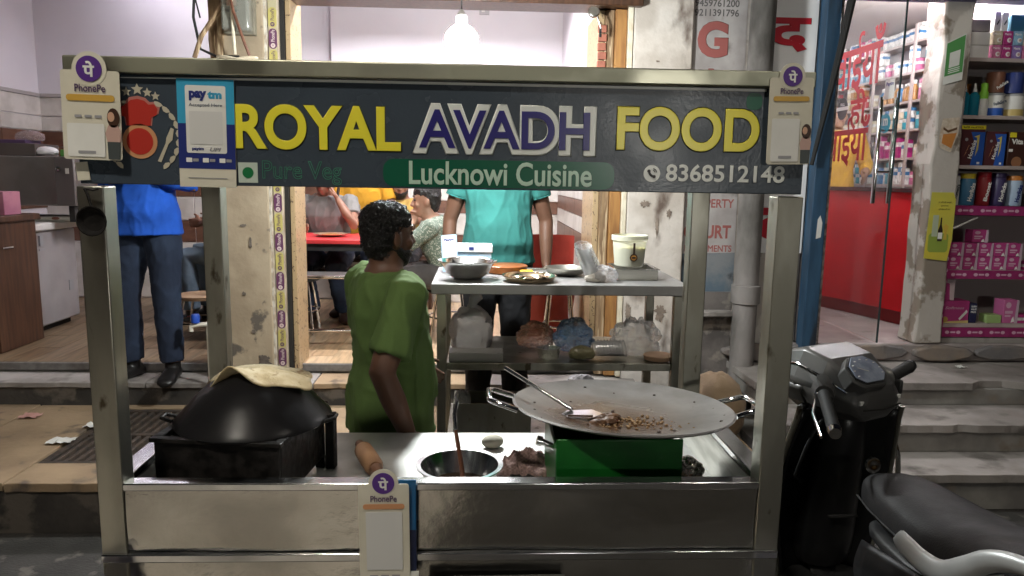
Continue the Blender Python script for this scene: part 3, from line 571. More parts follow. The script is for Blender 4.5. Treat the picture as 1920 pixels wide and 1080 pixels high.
# two-tone blue placard
t = thing('payment_placard', 'two tone blue payment placard glued between the emblem and the yellow lettering', 'placard', (-.567, Y0-.008, 1.618))
F = Face((-.5675, Y0-.009, 1.7285), (math.cos(.012), 0, -math.sin(.012)), (math.sin(.012), 0, math.cos(.012)), t)
G().prism([(-.058, -.11), (.058, -.11), (.058, .11), (-.058, .11)], F.o, F.u, F.v, (0, .003, 0)).build('card', card, t)
F.poly([(-.058, .02), (.058, .02), (.058, .11), (-.058, .11)], sky_ink, 0, 'sky_band'); F.poly([(-.058, -.072), (.058, -.072), (.058, .02), (-.058, .02)], deep_blue, 0, 'navy_band')
F.poly(rrect(-.041, -.040, .041, .097, .004), paper, 1, 'white_panel'); F.poly(rrect(-.034, -.022, .034, .045, .002), ink('pale_grey_panel', (.62,.62,.60)), 2, 'grey_panel')
F.text('pay', deep_blue, -.015, .076, .036, .020, 2, .06); F.text('tm', sky_ink, .019, .0785, .029, .016, 2, .06); F.text('Accepted Here', ink('slate', (.1, .12, .16)), 0, .057, .068, .0085, 2, .015)
F.text('paytm', deep_blue, -.018, -.032, .024, .008, 2, .05); F.text('UPI', grey_ink, .018, -.032, .024, .008, 2, .04, slant=.3)
for k in range(3): F.poly(rrect(-.043+k*.034, -.059, -.031+k*.034, -.05, .001), white_ink, 1, 'logo_box'); F.poly(rrect(-.029+k*.034, -.0575, -.018+k*.034, -.0515, .0005), grey_ink, 1, 'small_print')
F.poly(rrect(-.04, -.092, .04, -.0905, .0002), grey_ink, 1, 'rule_line')
solo(G().prism([(0, 0), (.026, .002), (.021, .039), (-.003, .037)], (-.836, Y0-.0075, 1.628), (1, 0, 0), (0, 0, 1), (0, .002, 0)), 'paper_tag', card, 'small blank cream tag stuck on the name board below the round-mark placard', 'tag')
solo(G().prism([(0, 0), (.32, .002), (.317, .05), (.003, .047)], (-.114, Y0-.034, .70), (1, 0, 0), (0, .16, .987), (0, .002, 0)), 'menu_sheet', mat('dim_menu', (.10, .095, .085), .5), 'dark menu sheet stuck low on the cart front', 'menu')
for x0, x1, s, l in ((X0-.02, X0+.09, 1, 'pale folded flap board at the cart corner below the emblem side'), (X1+.03, X1-.06, -1, 'pale folded flap board at the cart corner beside the scooter')):
    g = G(); g.prism([(x0, .772), (x0+.05*s, .772), (x1, .50), (x0-.14*s, .50)], (0, Y0-.060, 0), (1, 0, 0), (0, -.05, 1), (0, .012, 0)); solo(g, 'flap_board', mat('pale_board', (.45,.45,.47), .5), l, 'board', bevel=.002)
# hanging pan on the corner post
t = thing('hanging_pan', 'small blackened frying pan hanging on the cart post below the emblem', 'pan', (-.80, 1.585, 1.50))
m_ = Matrix.Rotation(R(90), 3, 'X')
G().lathe([(.001, 0), (.022, 0), (.030, .012), (.032, .012), (.024, -.003), (.001, -.004)], (-.806, 1.588, 1.545), 20, m_).build('pan', black_iron, t)
g = G(); g.tube([(-.806, 1.582, 1.572), (-.812, 1.58, 1.60), (-.818, 1.582, 1.612)], .003, 6); g.tube([(-.818, 1.582, 1.612), (-.80, 1.58, 1.609), (-.79, 1.582, 1.612)], .0025, 6); g.build('handle', black_iron, t)
# ================================================================== on the cart
# black box stove with the domed griddle
rot = R(-7); sx, sy = -.605, 1.885
t = thing('box_stove', 'soot black iron box stove under the upturned griddle', 'stove', (sx, sy, .83), rot)
g = G(); a, b_ = .155, .165; z0, z1 = .03, .175
for p in ((-a, -b_, a, -b_+.012), (-a, b_-.012, a, b_), (-a, -b_+.012, -a+.012, b_-.012), (a-.012, -b_+.012, a, b_-.012)): g.box(p[0], p[1], z0, p[2], p[3], z1)
g.build('shell', black_iron, t, local=True, bevel=.003)
g = G()
for q in ((-a-.008, -b_-.008, a+.008, -b_+.014), (-a-.008, b_-.014, a+.008, b_+.008), (-a-.008, -b_+.014, -a+.014, b_-.014), (a-.014, -b_+.014, a+.008, b_-.014)): g.box(q[0], q[1], z1+.001, q[2], q[3], z1+.012)
g.build('rim', black_iron, t, local=True, bevel=.002)
for x, y in ((-a+.01, -b_+.01), (a-.01, -b_+.01), (-a+.01, b_-.01), (a-.01, b_-.01)): G().box(x-.012, y-.012, .0, x+.012, y+.012, .0295).build('leg', black_iron, t, local=True)
G().box(a+.009, b_-.03, 0, a+.035, b_, .16).build('bracket', black_iron, t, local=True, bevel=.003)
dm = thing('domed_griddle', 'upturned black iron dome griddle with flatbread on top', 'griddle', (-.585, 1.895, 1.018))
prof = [(.194, -.004), (.198, .0), (.195, .006), (.184, .018), (.166, .038), (.145, .062), (.118, .086), (.086, .106), (.05, .119), (.02, .125), (.004, .126)]
G().lathe(prof, (-.585, 1.895, 1.018), 64).build('dome', black_tawa, dm)
for s in (-1, 1):
    g = G(); g.tube([(-.585+s*.19, 1.88, 1.022), (-.585+s*.218, 1.875, 1.03), (-.585+s*.218, 1.845, 1.03), (-.585+s*.19, 1.84, 1.022)], .005, 8); g.build('handle', black_iron, dm)
def roti(u, v):
    a = 2*math.pi*u; r_ = .128*v*(1+.13*nz((math.cos(a)*2, math.sin(a)*2, 1), 1.3)); x = r_*math.cos(a)*1.10; y = r_*math.sin(a)*.80
    d = math.hypot(x, y); z = .1285 - d*d*2.2 + .012*math.sin(a*3+.6)*v*v + .040*math.exp(-((a-4.35)/.34)**2)*v*v + .016*math.exp(-((a-5.5)/.3)**2)*v*v + .004*nz((x*26, y*26, 0), 1) + .0025*nz((x*60, y*60, 4), 1)
    return (-.572+x, 1.915+y, 1.018+z)
g = G(); g.sheet(roti, 60, 14)
bread = mat('flatbread', (.66,.56,.36), .8, c2=(.56,.44,.25), scale=20, c3=(.32,.20,.09), s3=34, lo3=.58, hi3=.68, bump=.3)
rb = g.build('flatbread', bread); sm = rb.modifiers.new('s', 'SOLIDIFY'); sm.thickness = .003; base(rb); tag(rb, 'large thin pale flatbread draped over the black dome', 'bread')
# rolling pin, dough, mixing bowl with spoon, cloth
t = thing('rolling_pin', 'wooden rolling pin lying on the counter by the black stove', 'rolling pin', (-.30, 2.0, .83))
p0, p1 = V(-.352, 2.12, .862), V(-.258, 1.885, .858); d = p1-p0
G().tube([p0+d*q for q in (.2, .24, .5, .74, .78)], [.018, .026, .0275, .026, .018], 16).build('roller', wood_roll, t)
for a_, b_ in ((0, .2), (.78, 1.0)): G().tube([p0+d*(a_+(b_-a_)*q) for q in (0, .15, .6, 1)], [.006, .013, .016, .011] if a_ == 0 else [.012, .018, .015, .007], 12).build('handle', mat('dark_handle_wood', (.20,.10,.06), .5), t)
t = thing('mixing_bowl', 'steel mixing bowl with dark batter beside the rolling pin', 'bowl', (-.045, 1.80, .83))
G().lathe([(.03, 0), (.06, .001), (.085, .035), (.100, .088), (.111, .092), (.111, .095), (.099, .094), (.083, .038), (.058, .006), (.005, .005)], (-.045, 1.80, .831), 40).build('bowl', steel_bright, t)
G().lathe([(.004, 0), (.075, 0), (.084, .004), (.079, -.004), (.004, -.004)], (-.045, 1.80, .865), 32).build('batter', mat('dark_batter', (.05,.035,.025), .18, bump=.3, bscale=40), t)
t = thing('stirring_spoon', 'long spoon with brown wooden handle resting in the mixing bowl', 'spoon', (-.05, 1.79, .872))
G().tube([(-.033, 1.768, .873), (-.040, 1.79, .925), (-.052, 1.815, .985), (-.056, 1.825, 1.005)], [.013, .012, .010, .009], 10, flat=.55).build('handle', mat('brown_handle', (.20,.085,.05), .35, c2=(.13,.05,.03), scale=20), t)
G().tube([(-.0565, 1.826, 1.007), (-.06, 1.84, 1.045), (-.052, 1.85, 1.075)], [.006, .005, .004], 8).build('shaft', steel_bright, t)
solo(G().ball((.046, 2.165, .850), .034, .028, .020, 18, 10, Matrix.Rotation(.3, 3, 'Z')), 'dough_ball', mat('dough', (.78,.72,.58), .7, bump=.1), 'small pale dough ball on the steel counter', 'dough')
def rag(u, v):
    x = (u-.5)*.16; y = (v-.5)*.12; q = 1+.3*nz((u*2, v*2, 4), 1.0); h = .040*(1-abs(2*u-1)**2.4)*(1-abs(2*v-1)**2.2); w1 = nz((u*2, v*2, 8), 1.2)
    return (.142+x*q+.01*w1, 1.985+y*q, .834+h*(.35+1.0*(1-abs(nz((u*3.2+w1, v*2.6+w1, 2), 1.0)))**3)+.012*(1-abs(nz((u*6+v*2, v*4+w1, 5), 1.0)))**3*(1-abs(2*u-1)**4))
g = G(); g.sheet(rag, 80, 60)
def plaid_mat():
    m = mat('plaid_rag', (.16,.10,.09), .95, bump=.3, bscale=120); n = m.node_tree.nodes; l = m.node_tree.links
    tc = n.new('ShaderNodeTexCoord'); wv = n.new('ShaderNodeTexChecker'); wv.inputs['Scale'].default_value = 150; wv.inputs[1].default_value = (.26,.17,.15,1); wv.inputs[2].default_value = (.17,.11,.10,1)
    l.new(tc.outputs['Object'], wv.inputs[0]); l.new(wv.outputs[0], n['Principled BSDF'].inputs['Base Color']); return m
o = g.build('kitchen_rag', plaid_mat()); base(o); tag(o, 'crumpled brown checked rag on the counter against the green stove', 'rag')
# green stove under the large flat griddle
t = thing('green_stove', 'bright green metal box stove carrying the wide flat griddle', 'stove', (.345, 1.85, .83))
gm = mat('green_enamel', (.010,.14,.02), .35, c2=(.007,.10,.015), scale=8, c3=(.03,.03,.02), s3=9, lo3=.64, hi3=.72)
g = G(); a = .155; b_ = .15; cx_, cy_ = .345, 1.85
for p in ((-a, -b_, a, -b_+.008, 1.026), (-a, b_-.008, a, b_, .99), (-a, -b_+.008, -a+.008, b_-.008, .998), (a-.008, -b_+.008, a, b_-.008, .998)): g.box(cx_+p[0], cy_+p[1], .8305, cx_+p[2], cy_+p[3], p[4])
g.build('shell', gm, t, bevel=.003); G().lathe([(.03, 0), (.06, 0), (.06, .03), (.03, .03)], (cx_, cy_, .93), 20).build('burner', black_iron, t)
G().box(cx_-a+.009, cy_-.015, .90, cx_+a-.009, cy_+.015, .929).build('burner_bridge', black_iron, t)
g = G(); g.tube([(cx_-a-.03, cy_-.09, 1.0), (cx_-a, cy_-.09, .985)], .008, 10); g.tube([(cx_-a-.042, cy_-.09, 1.003), (cx_-a-.03, cy_-.09, 1.0)], .012, 10); g.build('gas_knob', steel_bright, t)
TC = V(.387, 1.90, 1.045); TM = Matrix.Rotation(R(-3.0), 3, 'X') @ Matrix.Rotation(R(1.6), 3, 'Y')
gd = thing('flat_griddle', 'wide shallow steel griddle with brown oil stain and two loop handles', 'griddle', TC)
def grid_mat():
    m = mat('griddle_steel', (.27,.26,.25), .40, .7, c2=(.20,.19,.18), scale=9, rvar=.15, bump=.05); n = m.node_tree.nodes; l = m.node_tree.links; b = n['Principled BSDF']
    tc = n.new('ShaderNodeTexCoord'); mp = n.new('ShaderNodeMapping'); mp.inputs['Location'].default_value = (.03,.05,0); l.new(tc.outputs['Object'], mp.inputs[0])
    gr_ = n.new('ShaderNodeVectorMath'); gr_.operation = 'LENGTH'; l.new(mp.outputs[0], gr_.inputs[0])
    no = n.new('ShaderNodeTexNoise'); no.inputs['Scale'].default_value = 9; no.inputs['Detail'].default_value = 8; l.new(tc.outputs['Object'], no.inputs[0])
    ad = n.new('ShaderNodeMath'); ad.operation = 'MULTIPLY_ADD'; l.new(no.outputs['Fac'], ad.inputs[0]); ad.inputs[1].default_value = .22; l.new(gr_.outputs['Value'], ad.inputs[2])
    rg = n.new('ShaderNodeMapRange'); rg.inputs[1].default_value = .21; rg.inputs[2].default_value = .35; l.new(ad.outputs[0], rg.inputs[0])
    old = b.inputs['Base Color'].links[0].from_socket; q = n.new('ShaderNodeMix'); q.data_type = 'RGBA'; l.new(rg.outputs[0], q.inputs[0]); q.inputs[6].default_value = (.060,.026,.010,1); l.new(old, q.inputs[7]); l.new(q.outputs[2], b.inputs['Base Color'])
    m2 = n.new('ShaderNodeMath'); m2.operation = 'MULTIPLY'; m2.inputs[1].default_value = .7; l.new(rg.outputs[0], m2.inputs[0]); l.new(m2.outputs[0], b.inputs['Metallic']); r3 = n.new('ShaderNodeMapRange'); r3.inputs[3].default_value = .14; r3.inputs[4].default_value = .42; l.new(rg.outputs[0], r3.inputs[0]); l.new(r3.outputs[0], b.inputs['Roughness']); return m
pr = [(.004, -.034), (.10, -.033), (.20, -.022), (.26, -.010), (.298, .002), (.302, .006), (.297, .009), (.26, -.003), (.20, -.015), (.10, -.026), (.004, -.027)]
pr = [(r_*.975, z) for r_, z in pr]
G().lathe(pr, TC, 72, TM).build('plate', grid_mat(), gd)
for s in (-1, 1):
    g = G(); w3 = lambda x, y, z: TC + TM @ V(x, y, z); a0 = .075
    g.tube([w3(s*.285, -a0, .002), w3(s*.345, -a0*.9, .020), w3(s*.358, -a0*.7, .023), w3(s*.358, a0*.7, .023), w3(s*.345, a0*.9, .020), w3(s*.285, a0, .002)], .0075, 10); g.build('handle', chrome, gd)
def on_griddle(x, y):
    r_ = math.hypot(x, y); z = -.0265
    for (ra, za), (rb_, zb) in zip(((.0, -.027), (.10, -.026), (.20, -.015), (.26, -.003)), ((.10, -.026), (.20, -.015), (.26, -.003), (.30, .008))):
        if ra <= r_ <= rb_: z = za+(zb-za)*(r_-ra)/(rb_-ra)
    return TC + TM @ V(x, y, z)
g = G(); p = on_griddle(-.045, -.055)
for k in range(14): g.ball(p+V(-.012+.030*math.cos(k*2.4)*(k % 4)*.45, .020*math.sin(k*2.4)*(k % 4)*.45, .006), .020+.005*(k % 2), .015, .009, 10, 6)
kb = solo(g, 'frying_patty', mat('fried_patty', (.15,.072,.03), .35, c2=(.08,.036,.016), scale=60, bump=.6, bscale=90), 'brown minced patty frying on the flat griddle', 'food')
crumb_m = [mat('fried_crumb_dark', (.045,.022,.012), .6), mat('fried_crumb_tan', (.30,.19,.09), .6)]
rc = random.Random(3)
for j, (m_, N, lab) in enumerate(((crumb_m[0], 26, 'scattered dark fried crumbs on the flat griddle'), (crumb_m[1], 110, 'scattered pale fried crumbs around the patty on the griddle'))):
    g = G()
    for k in range(N):
        if j == 0: a = rc.uniform(0, 6.28); r_ = .28*math.sqrt(rc.random()); x, y = r_*math.cos(a), r_*math.sin(a); q = rc.uniform(.0012, .0038)
        else: x = rc.gauss(.015, .065); y = rc.gauss(-.06, .04); q = rc.uniform(.0016, .0038)
        if math.hypot(x, y) > .285: continue
        g.ball(on_griddle(x, y)+V(0, 0, q*.5), q*1.4, q, q*.8, 6, 4)
    o = g.build('crumbs', m_); base(o); tag(o, lab, 'crumbs', kind='stuff')
t = thing('spatula', 'long steel spatula resting on the flat griddle', 'spatula', on_griddle(-.12, -.03))
e = on_griddle(-.135, -.005)+V(0, 0, .012); s0 = V(.075, 2.02, 1.12)
G().tube([s0, s0+(e-s0)*.5, e], [.006, .0055, .006], 10).build('shaft', steel_bright, t)
q0 = on_griddle(-.11, -.03); 
g = G(); g.prism([(-.03, -.028), (.035, -.034), (.062, 0), (.035, .034), (-.03, .028), (-.045, 0)], q0+V(-.01, 0, .009), (1, -.12, .05), (.10, 1, 0), (0, 0, .002)); g.build('blade', steel_bright, t)
g = G(); g.prism([(-.03, -.028), (.035, -.034), (.035, -.033), (-.03, -.027)], q0+V(-.01, 0, .0115), (1, -.12, .05), (.10, 1, 0), (0, 0, .006)); g.build('blade_edge', steel_bright, t)
def bag(c, r, sc, amp, seedo, n=40, k=28):
    g = G(); g.ball((0, 0, 0), 1, n=n, k=k); out = []
    for p in g.v:
        p = Vector(p); w1 = Vector((nz(p, 1.1, seedo), nz(p, 1.1, seedo+3), nz(p, 1.1, seedo+7)))*.5; q0 = p+w1
        rid = (1-abs(nz(q0, 2.2, seedo)))**4 - .45 + .5*((1-abs(nz(q0, 4.0, seedo+1)))**4 - .3)*.45; d = 1 - amp*rid*.50; q = p*d
        out.append((c[0]+q.x*r*sc[0], c[1]+q.y*r*sc[1], c[2]+max(q.z, -.55)*r*sc[2]))
    g.v = out; return g
# foil and scraps right of the green stove
g = bag((.580, 1.93, .853), .042, (1.1, .9, .9), .55, 61)
solo(g, 'foil_ball', mat('crumpled_foil', (.6,.58,.54), .25, 1, bump=.5, bscale=60), 'crumpled silver foil beside the green stove', 'foil')
g = bag((.575, 1.83, .845), .036, (1.5, .8, .6), .4, 63)
solo(g, 'paper_bag', mat('brown_bag', (.28,.16,.085), .8), 'torn brown paper lying under the foil', 'paper')
# ================================================================== rack table behind the cart
rk = thing('steel_rack', 'tall steel work table with a lower shelf behind the cart', 'table', (.385, 3.62, .25))
ra, rb2, ya, yb = -.215, .965, 3.30, 3.93
G().box(ra, ya, 1.122, rb2, yb, 1.17).build('table_top', mat('dull_table_steel', (.33,.325,.315), .40, .65, c2=(.26,.255,.25), scale=5, rvar=.15), rk, bevel=.004)
for x in (ra+.025, rb2-.067):
    for y in (ya+.012, yb-.054): G().box(x, y, .25, x+.042, y+.042, 1.1215).build('leg', steel_post, rk, bevel=.003)
G().box(ra+.068, ya+.02, .765, rb2-.068, yb-.02, .80).build('lower_shelf', steel_post, rk, bevel=.003)
G().box(ra+.068, ya+.02, .40, rb2-.068, yb-.02, .425).build('bottom_shelf', steel_post, rk, bevel=.003)
t = thing('steel_bowl', 'shiny round steel bowl at the end of the rack top', 'bowl', (-.055, 3.47, 1.17))
G().lathe([(.05, 0), (.065, .002), (.10, .030), (.125, .075), (.139, .086), (.140, .090), (.124, .084), (.098, .036), (.06, .008), (.004, .007)], (-.055, 3.47, 1.1705), 44).build('bowl', steel_bright, t)
t = thing('thali_plate', 'round golden steel plate with pressed sections on the rack top', 'plate', (.235, 3.42, 1.17))
G().lathe([(.08, 0), (.11, .004), (.126, .024), (.129, .024), (.129, .028), (.122, .026), (.106, .009), (.004, .007)], (.235, 3.42, 1.1705), 40).build('plate', mat('golden_steel', (.70,.56,.40), .16, 1), t)
g = G()
for a in (20, 140, 260): g.ball((.235+.055*math.cos(R(a)), 3.42+.055*math.sin(R(a)), 1.181), .038, .03, .014, 14, 6)
g.build('sections', MATS['golden_steel'], t)
t = thing('round_cover', 'amber brown plastic tub cover lying behind the golden plate', 'lid', (.14, 3.72, 1.17))
G().lathe([(.10, 0), (.105, .004), (.105, .036), (.098, .04), (.004, .041)], (.14, 3.72, 1.1705), 32).build('lid', mat('amber_plastic', (.30,.10,.03), .3, c2=(.22,.07,.02), scale=8), t)
solo(G().box(.20, 3.55, 1.1705, .265, 3.61, 1.20), 'yellow_packet', mat('yellow_packet', (.75,.42,.02), .5), 'small orange yellow packet beside the amber lid', 'packet', bevel=.008)
t = thing('strainer', 'round perforated steel strainer lying on the rack top', 'strainer', (.43, 3.64, 1.17))
G().lathe([(.05, 0), (.085, .012), (.103, .036), (.107, .036), (.088, .008), (.05, -.003)], (.43, 3.64, 1.1745), 32).build('bowl', cell_mat('perforated_steel', (.45,.43,.38), (.03,.03,.03), 160, .35, .18, .24, metal=.9), t)
g = G(); g.tube([(.33, 3.62, 1.205), (.26, 3.60, 1.20)], .006, 8); g.build('handle', steel, t)
clear = mat('crinkled_polythene', (.86,.86,.88), .06, trans=.55, bump=.8, bscale=30, ior=1.3, alpha=.55)
t = thing('cup_stack', 'stack of clear plastic cups in polythene on the rack top', 'cups', (.52, 3.47, 1.17))
g = G()
for k in range(7): c_ = V(.49+.005*k, 3.50-.012*k, 1.285-.013*k); g.lathe([(.030, 0), (.040, .055), (.042, .056)], c_, 20, Matrix.Rotation(R(25), 3, 'X'), cap=False)
g.build('cups', mat('clear_cup', (.8,.8,.8), .12, trans=.6, alpha=.7), t)
bag((.575, 3.43, 1.195), .066, (1.2, .8, .75), .5, 3).build('polythene', clear, t)
solo(bag((.545, 3.415, 1.189), .05, (1, .7, .6), .3, 4), 'food_packet', mat('pale_food', (.55,.50,.44), .6), 'pale food packet wrapped in polythene beside the cups', 'packet')
t = thing('steel_tray', 'deep rectangular steel tray under the plastic tub', 'tray', (.75, 3.60, 1.17))
g = G(); a, b_ = .10, .12; cx_, cy_ = .752, 3.585
g.box(cx_-a, cy_-b_, 1.1705, cx_+a, cy_+b_, 1.176)
for p in ((-a, -b_, a, -b_+.004), (-a, b_-.004, a, b_), (-a, -b_+.004, -a+.004, b_-.004), (a-.004, -b_+.004, a, b_-.004)): g.box(cx_+p[0], cy_+p[1], 1.1762, cx_+p[2], cy_+p[3], 1.222)
g.build('pan', steel, t, bevel=.002); g = G()
for p in ((-a-.008, -b_-.008, a+.008, -b_), (-a-.008, b_, a+.008, b_+.008), (-a-.008, -b_, -a, b_), (a, -b_, a+.008, b_)): g.box(cx_+p[0], cy_+p[1], 1.2222, cx_+p[2], cy_+p[3], 1.2255)
g.build('rim', steel_bright, t)
t = thing('plastic_tub', 'translucent plastic tub with yellowish contents and round dark label', 'tub', (.738, 3.60, 1.2265))
tubm = mat('milky_plastic', (.82,.82,.70), .3, trans=.35, alpha=.9)
G().lathe([(.066, 0), (.071, .003), (.083, .125), (.089, .127), (.090, .150), (.086, .152), (.084, .130)], (.738, 3.60, 1.2265), 36, cap=False).build('tub', tubm, t)
G().lathe([(.004, .004), (.067, .004), (.076, .092), (.004, .094)], (.738, 3.60, 1.2265), 32).build('contents', mat('ghee', (.72,.66,.20), .5, c2=(.78,.74,.42), scale=8), t)
lf = Face((.744, 3.5195, 1.29), (1, 0, 0), (0, -.06, 1), t)
lf.poly(disc((0, -.016), .019), ink('tub_dark', (.05,.03,.02)), 3, 'round_label'); lf.poly(disc((0, -.016), .013), ink('tub_orange', (.55,.25,.05)), 4, 'label_ring'); lf.poly(rrect(-.009, -.020, .009, -.012, .001), black_ink, 5, 'label_bar')
lf.poly(rrect(-.005, .0, .005, .055, .001), ink('tub_dark', (.05,.03,.02)), 3, 'label_strip')
# payment stand and cash box on the rack
t = thing('payment_stand', 'tilted pale blue payment stand at the corner of the rack', 'placard', (-.14, 3.70, 1.17))
u_ = V(.97, .0, .24).normalized(); v_ = V(-.10, .30, .95); v_ = (v_-u_*v_.dot(u_)).normalized(); u_ = V(.93, -.1, .10).normalized(); v_ = V(.42, .22, .88); v_ = (v_-u_*v_.dot(u_)).normalized()
F = Face((-.148, 3.70, 1.262), u_, v_, t); g = G(); g.prism(rrect(-.04, -.088, .04, .10, .008), F.o, F.u, F.v, F.n*-.004); g.build('board', ink('pale_blue_board', (.32,.45,.58)), t)
F.poly(rrect(-.032, -.07, .032, .09, .004), paper, 0, 'white_panel'); F.text('Paytm', deep_blue, 0, .073, .05, .018, 1, .05); F.poly(rrect(-.026, -.045, .026, .045, .002), ink('pale_grey_panel', (.62,.62,.60)), 1, 'grey_panel')
t = thing('cash_box', 'white and blue cardboard box behind the steel bowl', 'box', (-.02, 3.82, 1.17))
bx = G().box(-.115, 3.74, 1.1705, .062, 3.90, 1.268).build('body', mat('blue_box_card', (.30,.46,.60), .6, c2=(.40,.54,.66), scale=12), t, bevel=.003)
G().box(-.12, 3.735, 1.2685, .067, 3.905, 1.302).build('lid', mat('white_box_card', (.72,.76,.80), .6), t, bevel=.003)
Face((-.04, 3.7345, 1.288), parent=t).poly(rrect(-.012, -.008, .012, .008, .002), deep_blue, 0, 'blue_mark')
solo(G().lathe([(.016, 0), (.018, .002), (.018, .022), (.010, .026), (.004, .03)], (.005, 3.62, 1.1705), 16), 'small_jar', white_paint, 'small white jar behind the steel bowl', 'cap')
# lower shelf goods
solo(bag((-.035, 3.50, .905), .105, (1.0, .8, 1.25), .35, 1), 'plastic_bag', mat('white_polythene', (.76,.76,.78), .25, trans=.35, bump=.6, bscale=22, alpha=.82), 'bulky translucent white plastic bag on the lower shelf', 'bag')
g = G(); g.tube([(-.035, 3.50, 1.00), (-.03, 3.50, 1.045), (-.02, 3.495, 1.075), (.01, 3.49, 1.09)], [.035, .02, .028, .02], 10); solo(g, 'bag_knot', MATS['white_polythene'], 'twisted knotted top of the white plastic bag', 'bag')
g = G(); g.box(-.135, 3.33, .8005, .115, 3.44, .845); solo(g, 'carton', mat('grey_carton', (.30,.29,.28), .7), 'flat grey carton in front of the bulky white bag', 'carton', bevel=.004)
solo(bag((.285, 3.62, .858), .085, (1.1, .9, .9), .5, 6), 'plastic_bag', mat('orange_polythene', (.55,.30,.20), .1, trans=.4, bump=.7, bscale=30, alpha=.68), 'orange tinted bag on the lower shelf behind the foil box', 'bag')
g = G(); g.lathe([(.045, 0), (.056, .045), (.060, .047), (.060, .050), (.054, .050), (.043, .004)], (0, 0, 0), 20); g.v = [(p[0]*1.05+.335, p[1]*.75+3.43, p[2]+.8005) for p in g.v]
solo(g, 'foil_box', mat('foil_tray', (.7,.7,.7), .2, 1, bump=.6, bscale=70), 'small pleated foil food box on the lower shelf', 'foil box')
solo(bag((.47, 3.55, .868), .10, (.95, .8, 1.0), .60, 9), 'plastic_bag', mat('blue_polythene', (.10,.24,.46), .07, trans=.4, alpha=.72, bump=.8, bscale=16), 'crumpled glossy blue plastic bag in the middle of the lower shelf', 'bag')
solo(bag((.49, 3.40, .828), .048, (1.3, .7, .8), .25, 12), 'food_packet', mat('olive_packet', (.20,.18,.10), .3, trans=.2), 'olive tinted packet lying before the blue bag', 'packet')
t = thing('cup_sleeve', 'sleeve of stacked pale plastic cups lying on the lower shelf', 'cups', (.61, 3.42, .80))
for k in range(9):
    g = G(); g.lathe([(.033, 0), (.038, .03), (.041, .031), (.041, .034), (.036, .033)], (.545+.015*k, 3.42, .845), 20, Matrix.Rotation(R(78), 3, 'Y')); g.build('cup', MATS['clear_cup'], t)
solo(bag((.765, 3.50, .868), .095, (1.25, .8, 1.15), .65, 15), 'plastic_bag', clear, 'large crinkled clear polythene bag near the end of the lower shelf', 'bag')
solo(G().lathe([(.05, 0), (.066, .004), (.070, .022), (.066, .026), (.004, .028)], (.855, 3.40, .8005), 32), 'clay_dish', mat('clay', (.42,.27,.17), .8), 'round clay dish at the end of the lower shelf', 'dish')
# bottom shelf: lined crate
t = thing('steel_crate', 'dark steel crate with a clear plastic liner below the rack', 'crate', (.05, 3.42, .425))
g = G(); g.box(-.115, 3.335, .426, .25, 3.55, .435)
for p in ((-.115, 3.335, .25, 3.342), (-.115, 3.543, .25, 3.55), (-.115, 3.342, -.108, 3.543), (.243, 3.342, .25, 3.543)): g.box(p[0], p[1], .4352, p[2], p[3], .60)
g.build('crate', steel_post, t); bag((-.075, 3.44, .585), .05, (.8, 1.2, 1.0), .5, 22).build('liner', clear, t)
# ================================================================== on the pavement and walls
solo(bag((.585, 4.05, .35), .165, (1.0, .8, 1.15), .35, 31), 'plastic_bag', MATS['white_polythene'], 'white carrier bag standing on the pavement beyond the rack', 'bag')
for k, (x, y, r_, sc, l) in enumerate(((1.33, 3.95, .17, (1.0, .9, 1.3), 'big rounded beige rock beside the cart post'), (1.52, 3.60, .15, (1.1, .9, .8), 'grey brown rock lying against the broken stair corner'), (1.50, 4.30, .12, (1.1, .9, .9), 'dark rock at the foot of the rain pipe'), (1.14, 4.25, .13, (1.2, .8, .8), 'flat broken stone under the stained wall'))):
    z0 = .249 if x < 1.45 else 0.0
    g = bag((x, y, z0+r_*.55*sc[2]*1.0), r_, sc, .22, 40+k, 18, 12); solo(g, 'rock', pave if k == 0 else concrete, l, 'rock', 'rubble by the wall')
t = thing('water_tap', 'white plastic standpipe with a blue capped tap by the column', 'tap', (-1.60, 4.38, .25))
g = G(); g.tube([(-1.603, 4.38, .25), (-1.602, 4.38, .755)], .013, 10); g.tube([(-1.602, 4.38, .755), (-1.64, 4.375, .755), (-1.675, 4.37, .75), (-1.698, 4.37, .745), (-1.70, 4.37, .715)], [.015, .013, .012, .014, .014], 10); g.build('pipe', mat('cream_pvc', (.66,.62,.53), .5), t)
g = G(); g.lathe([(.012, 0), (.024, .004), (.026, .045), (.020, .055), (.004, .056)], (-1.672, 4.37, .764), 14); g.build('handle', mat('blue_plastic', (.02,.07,.40), .35), t)
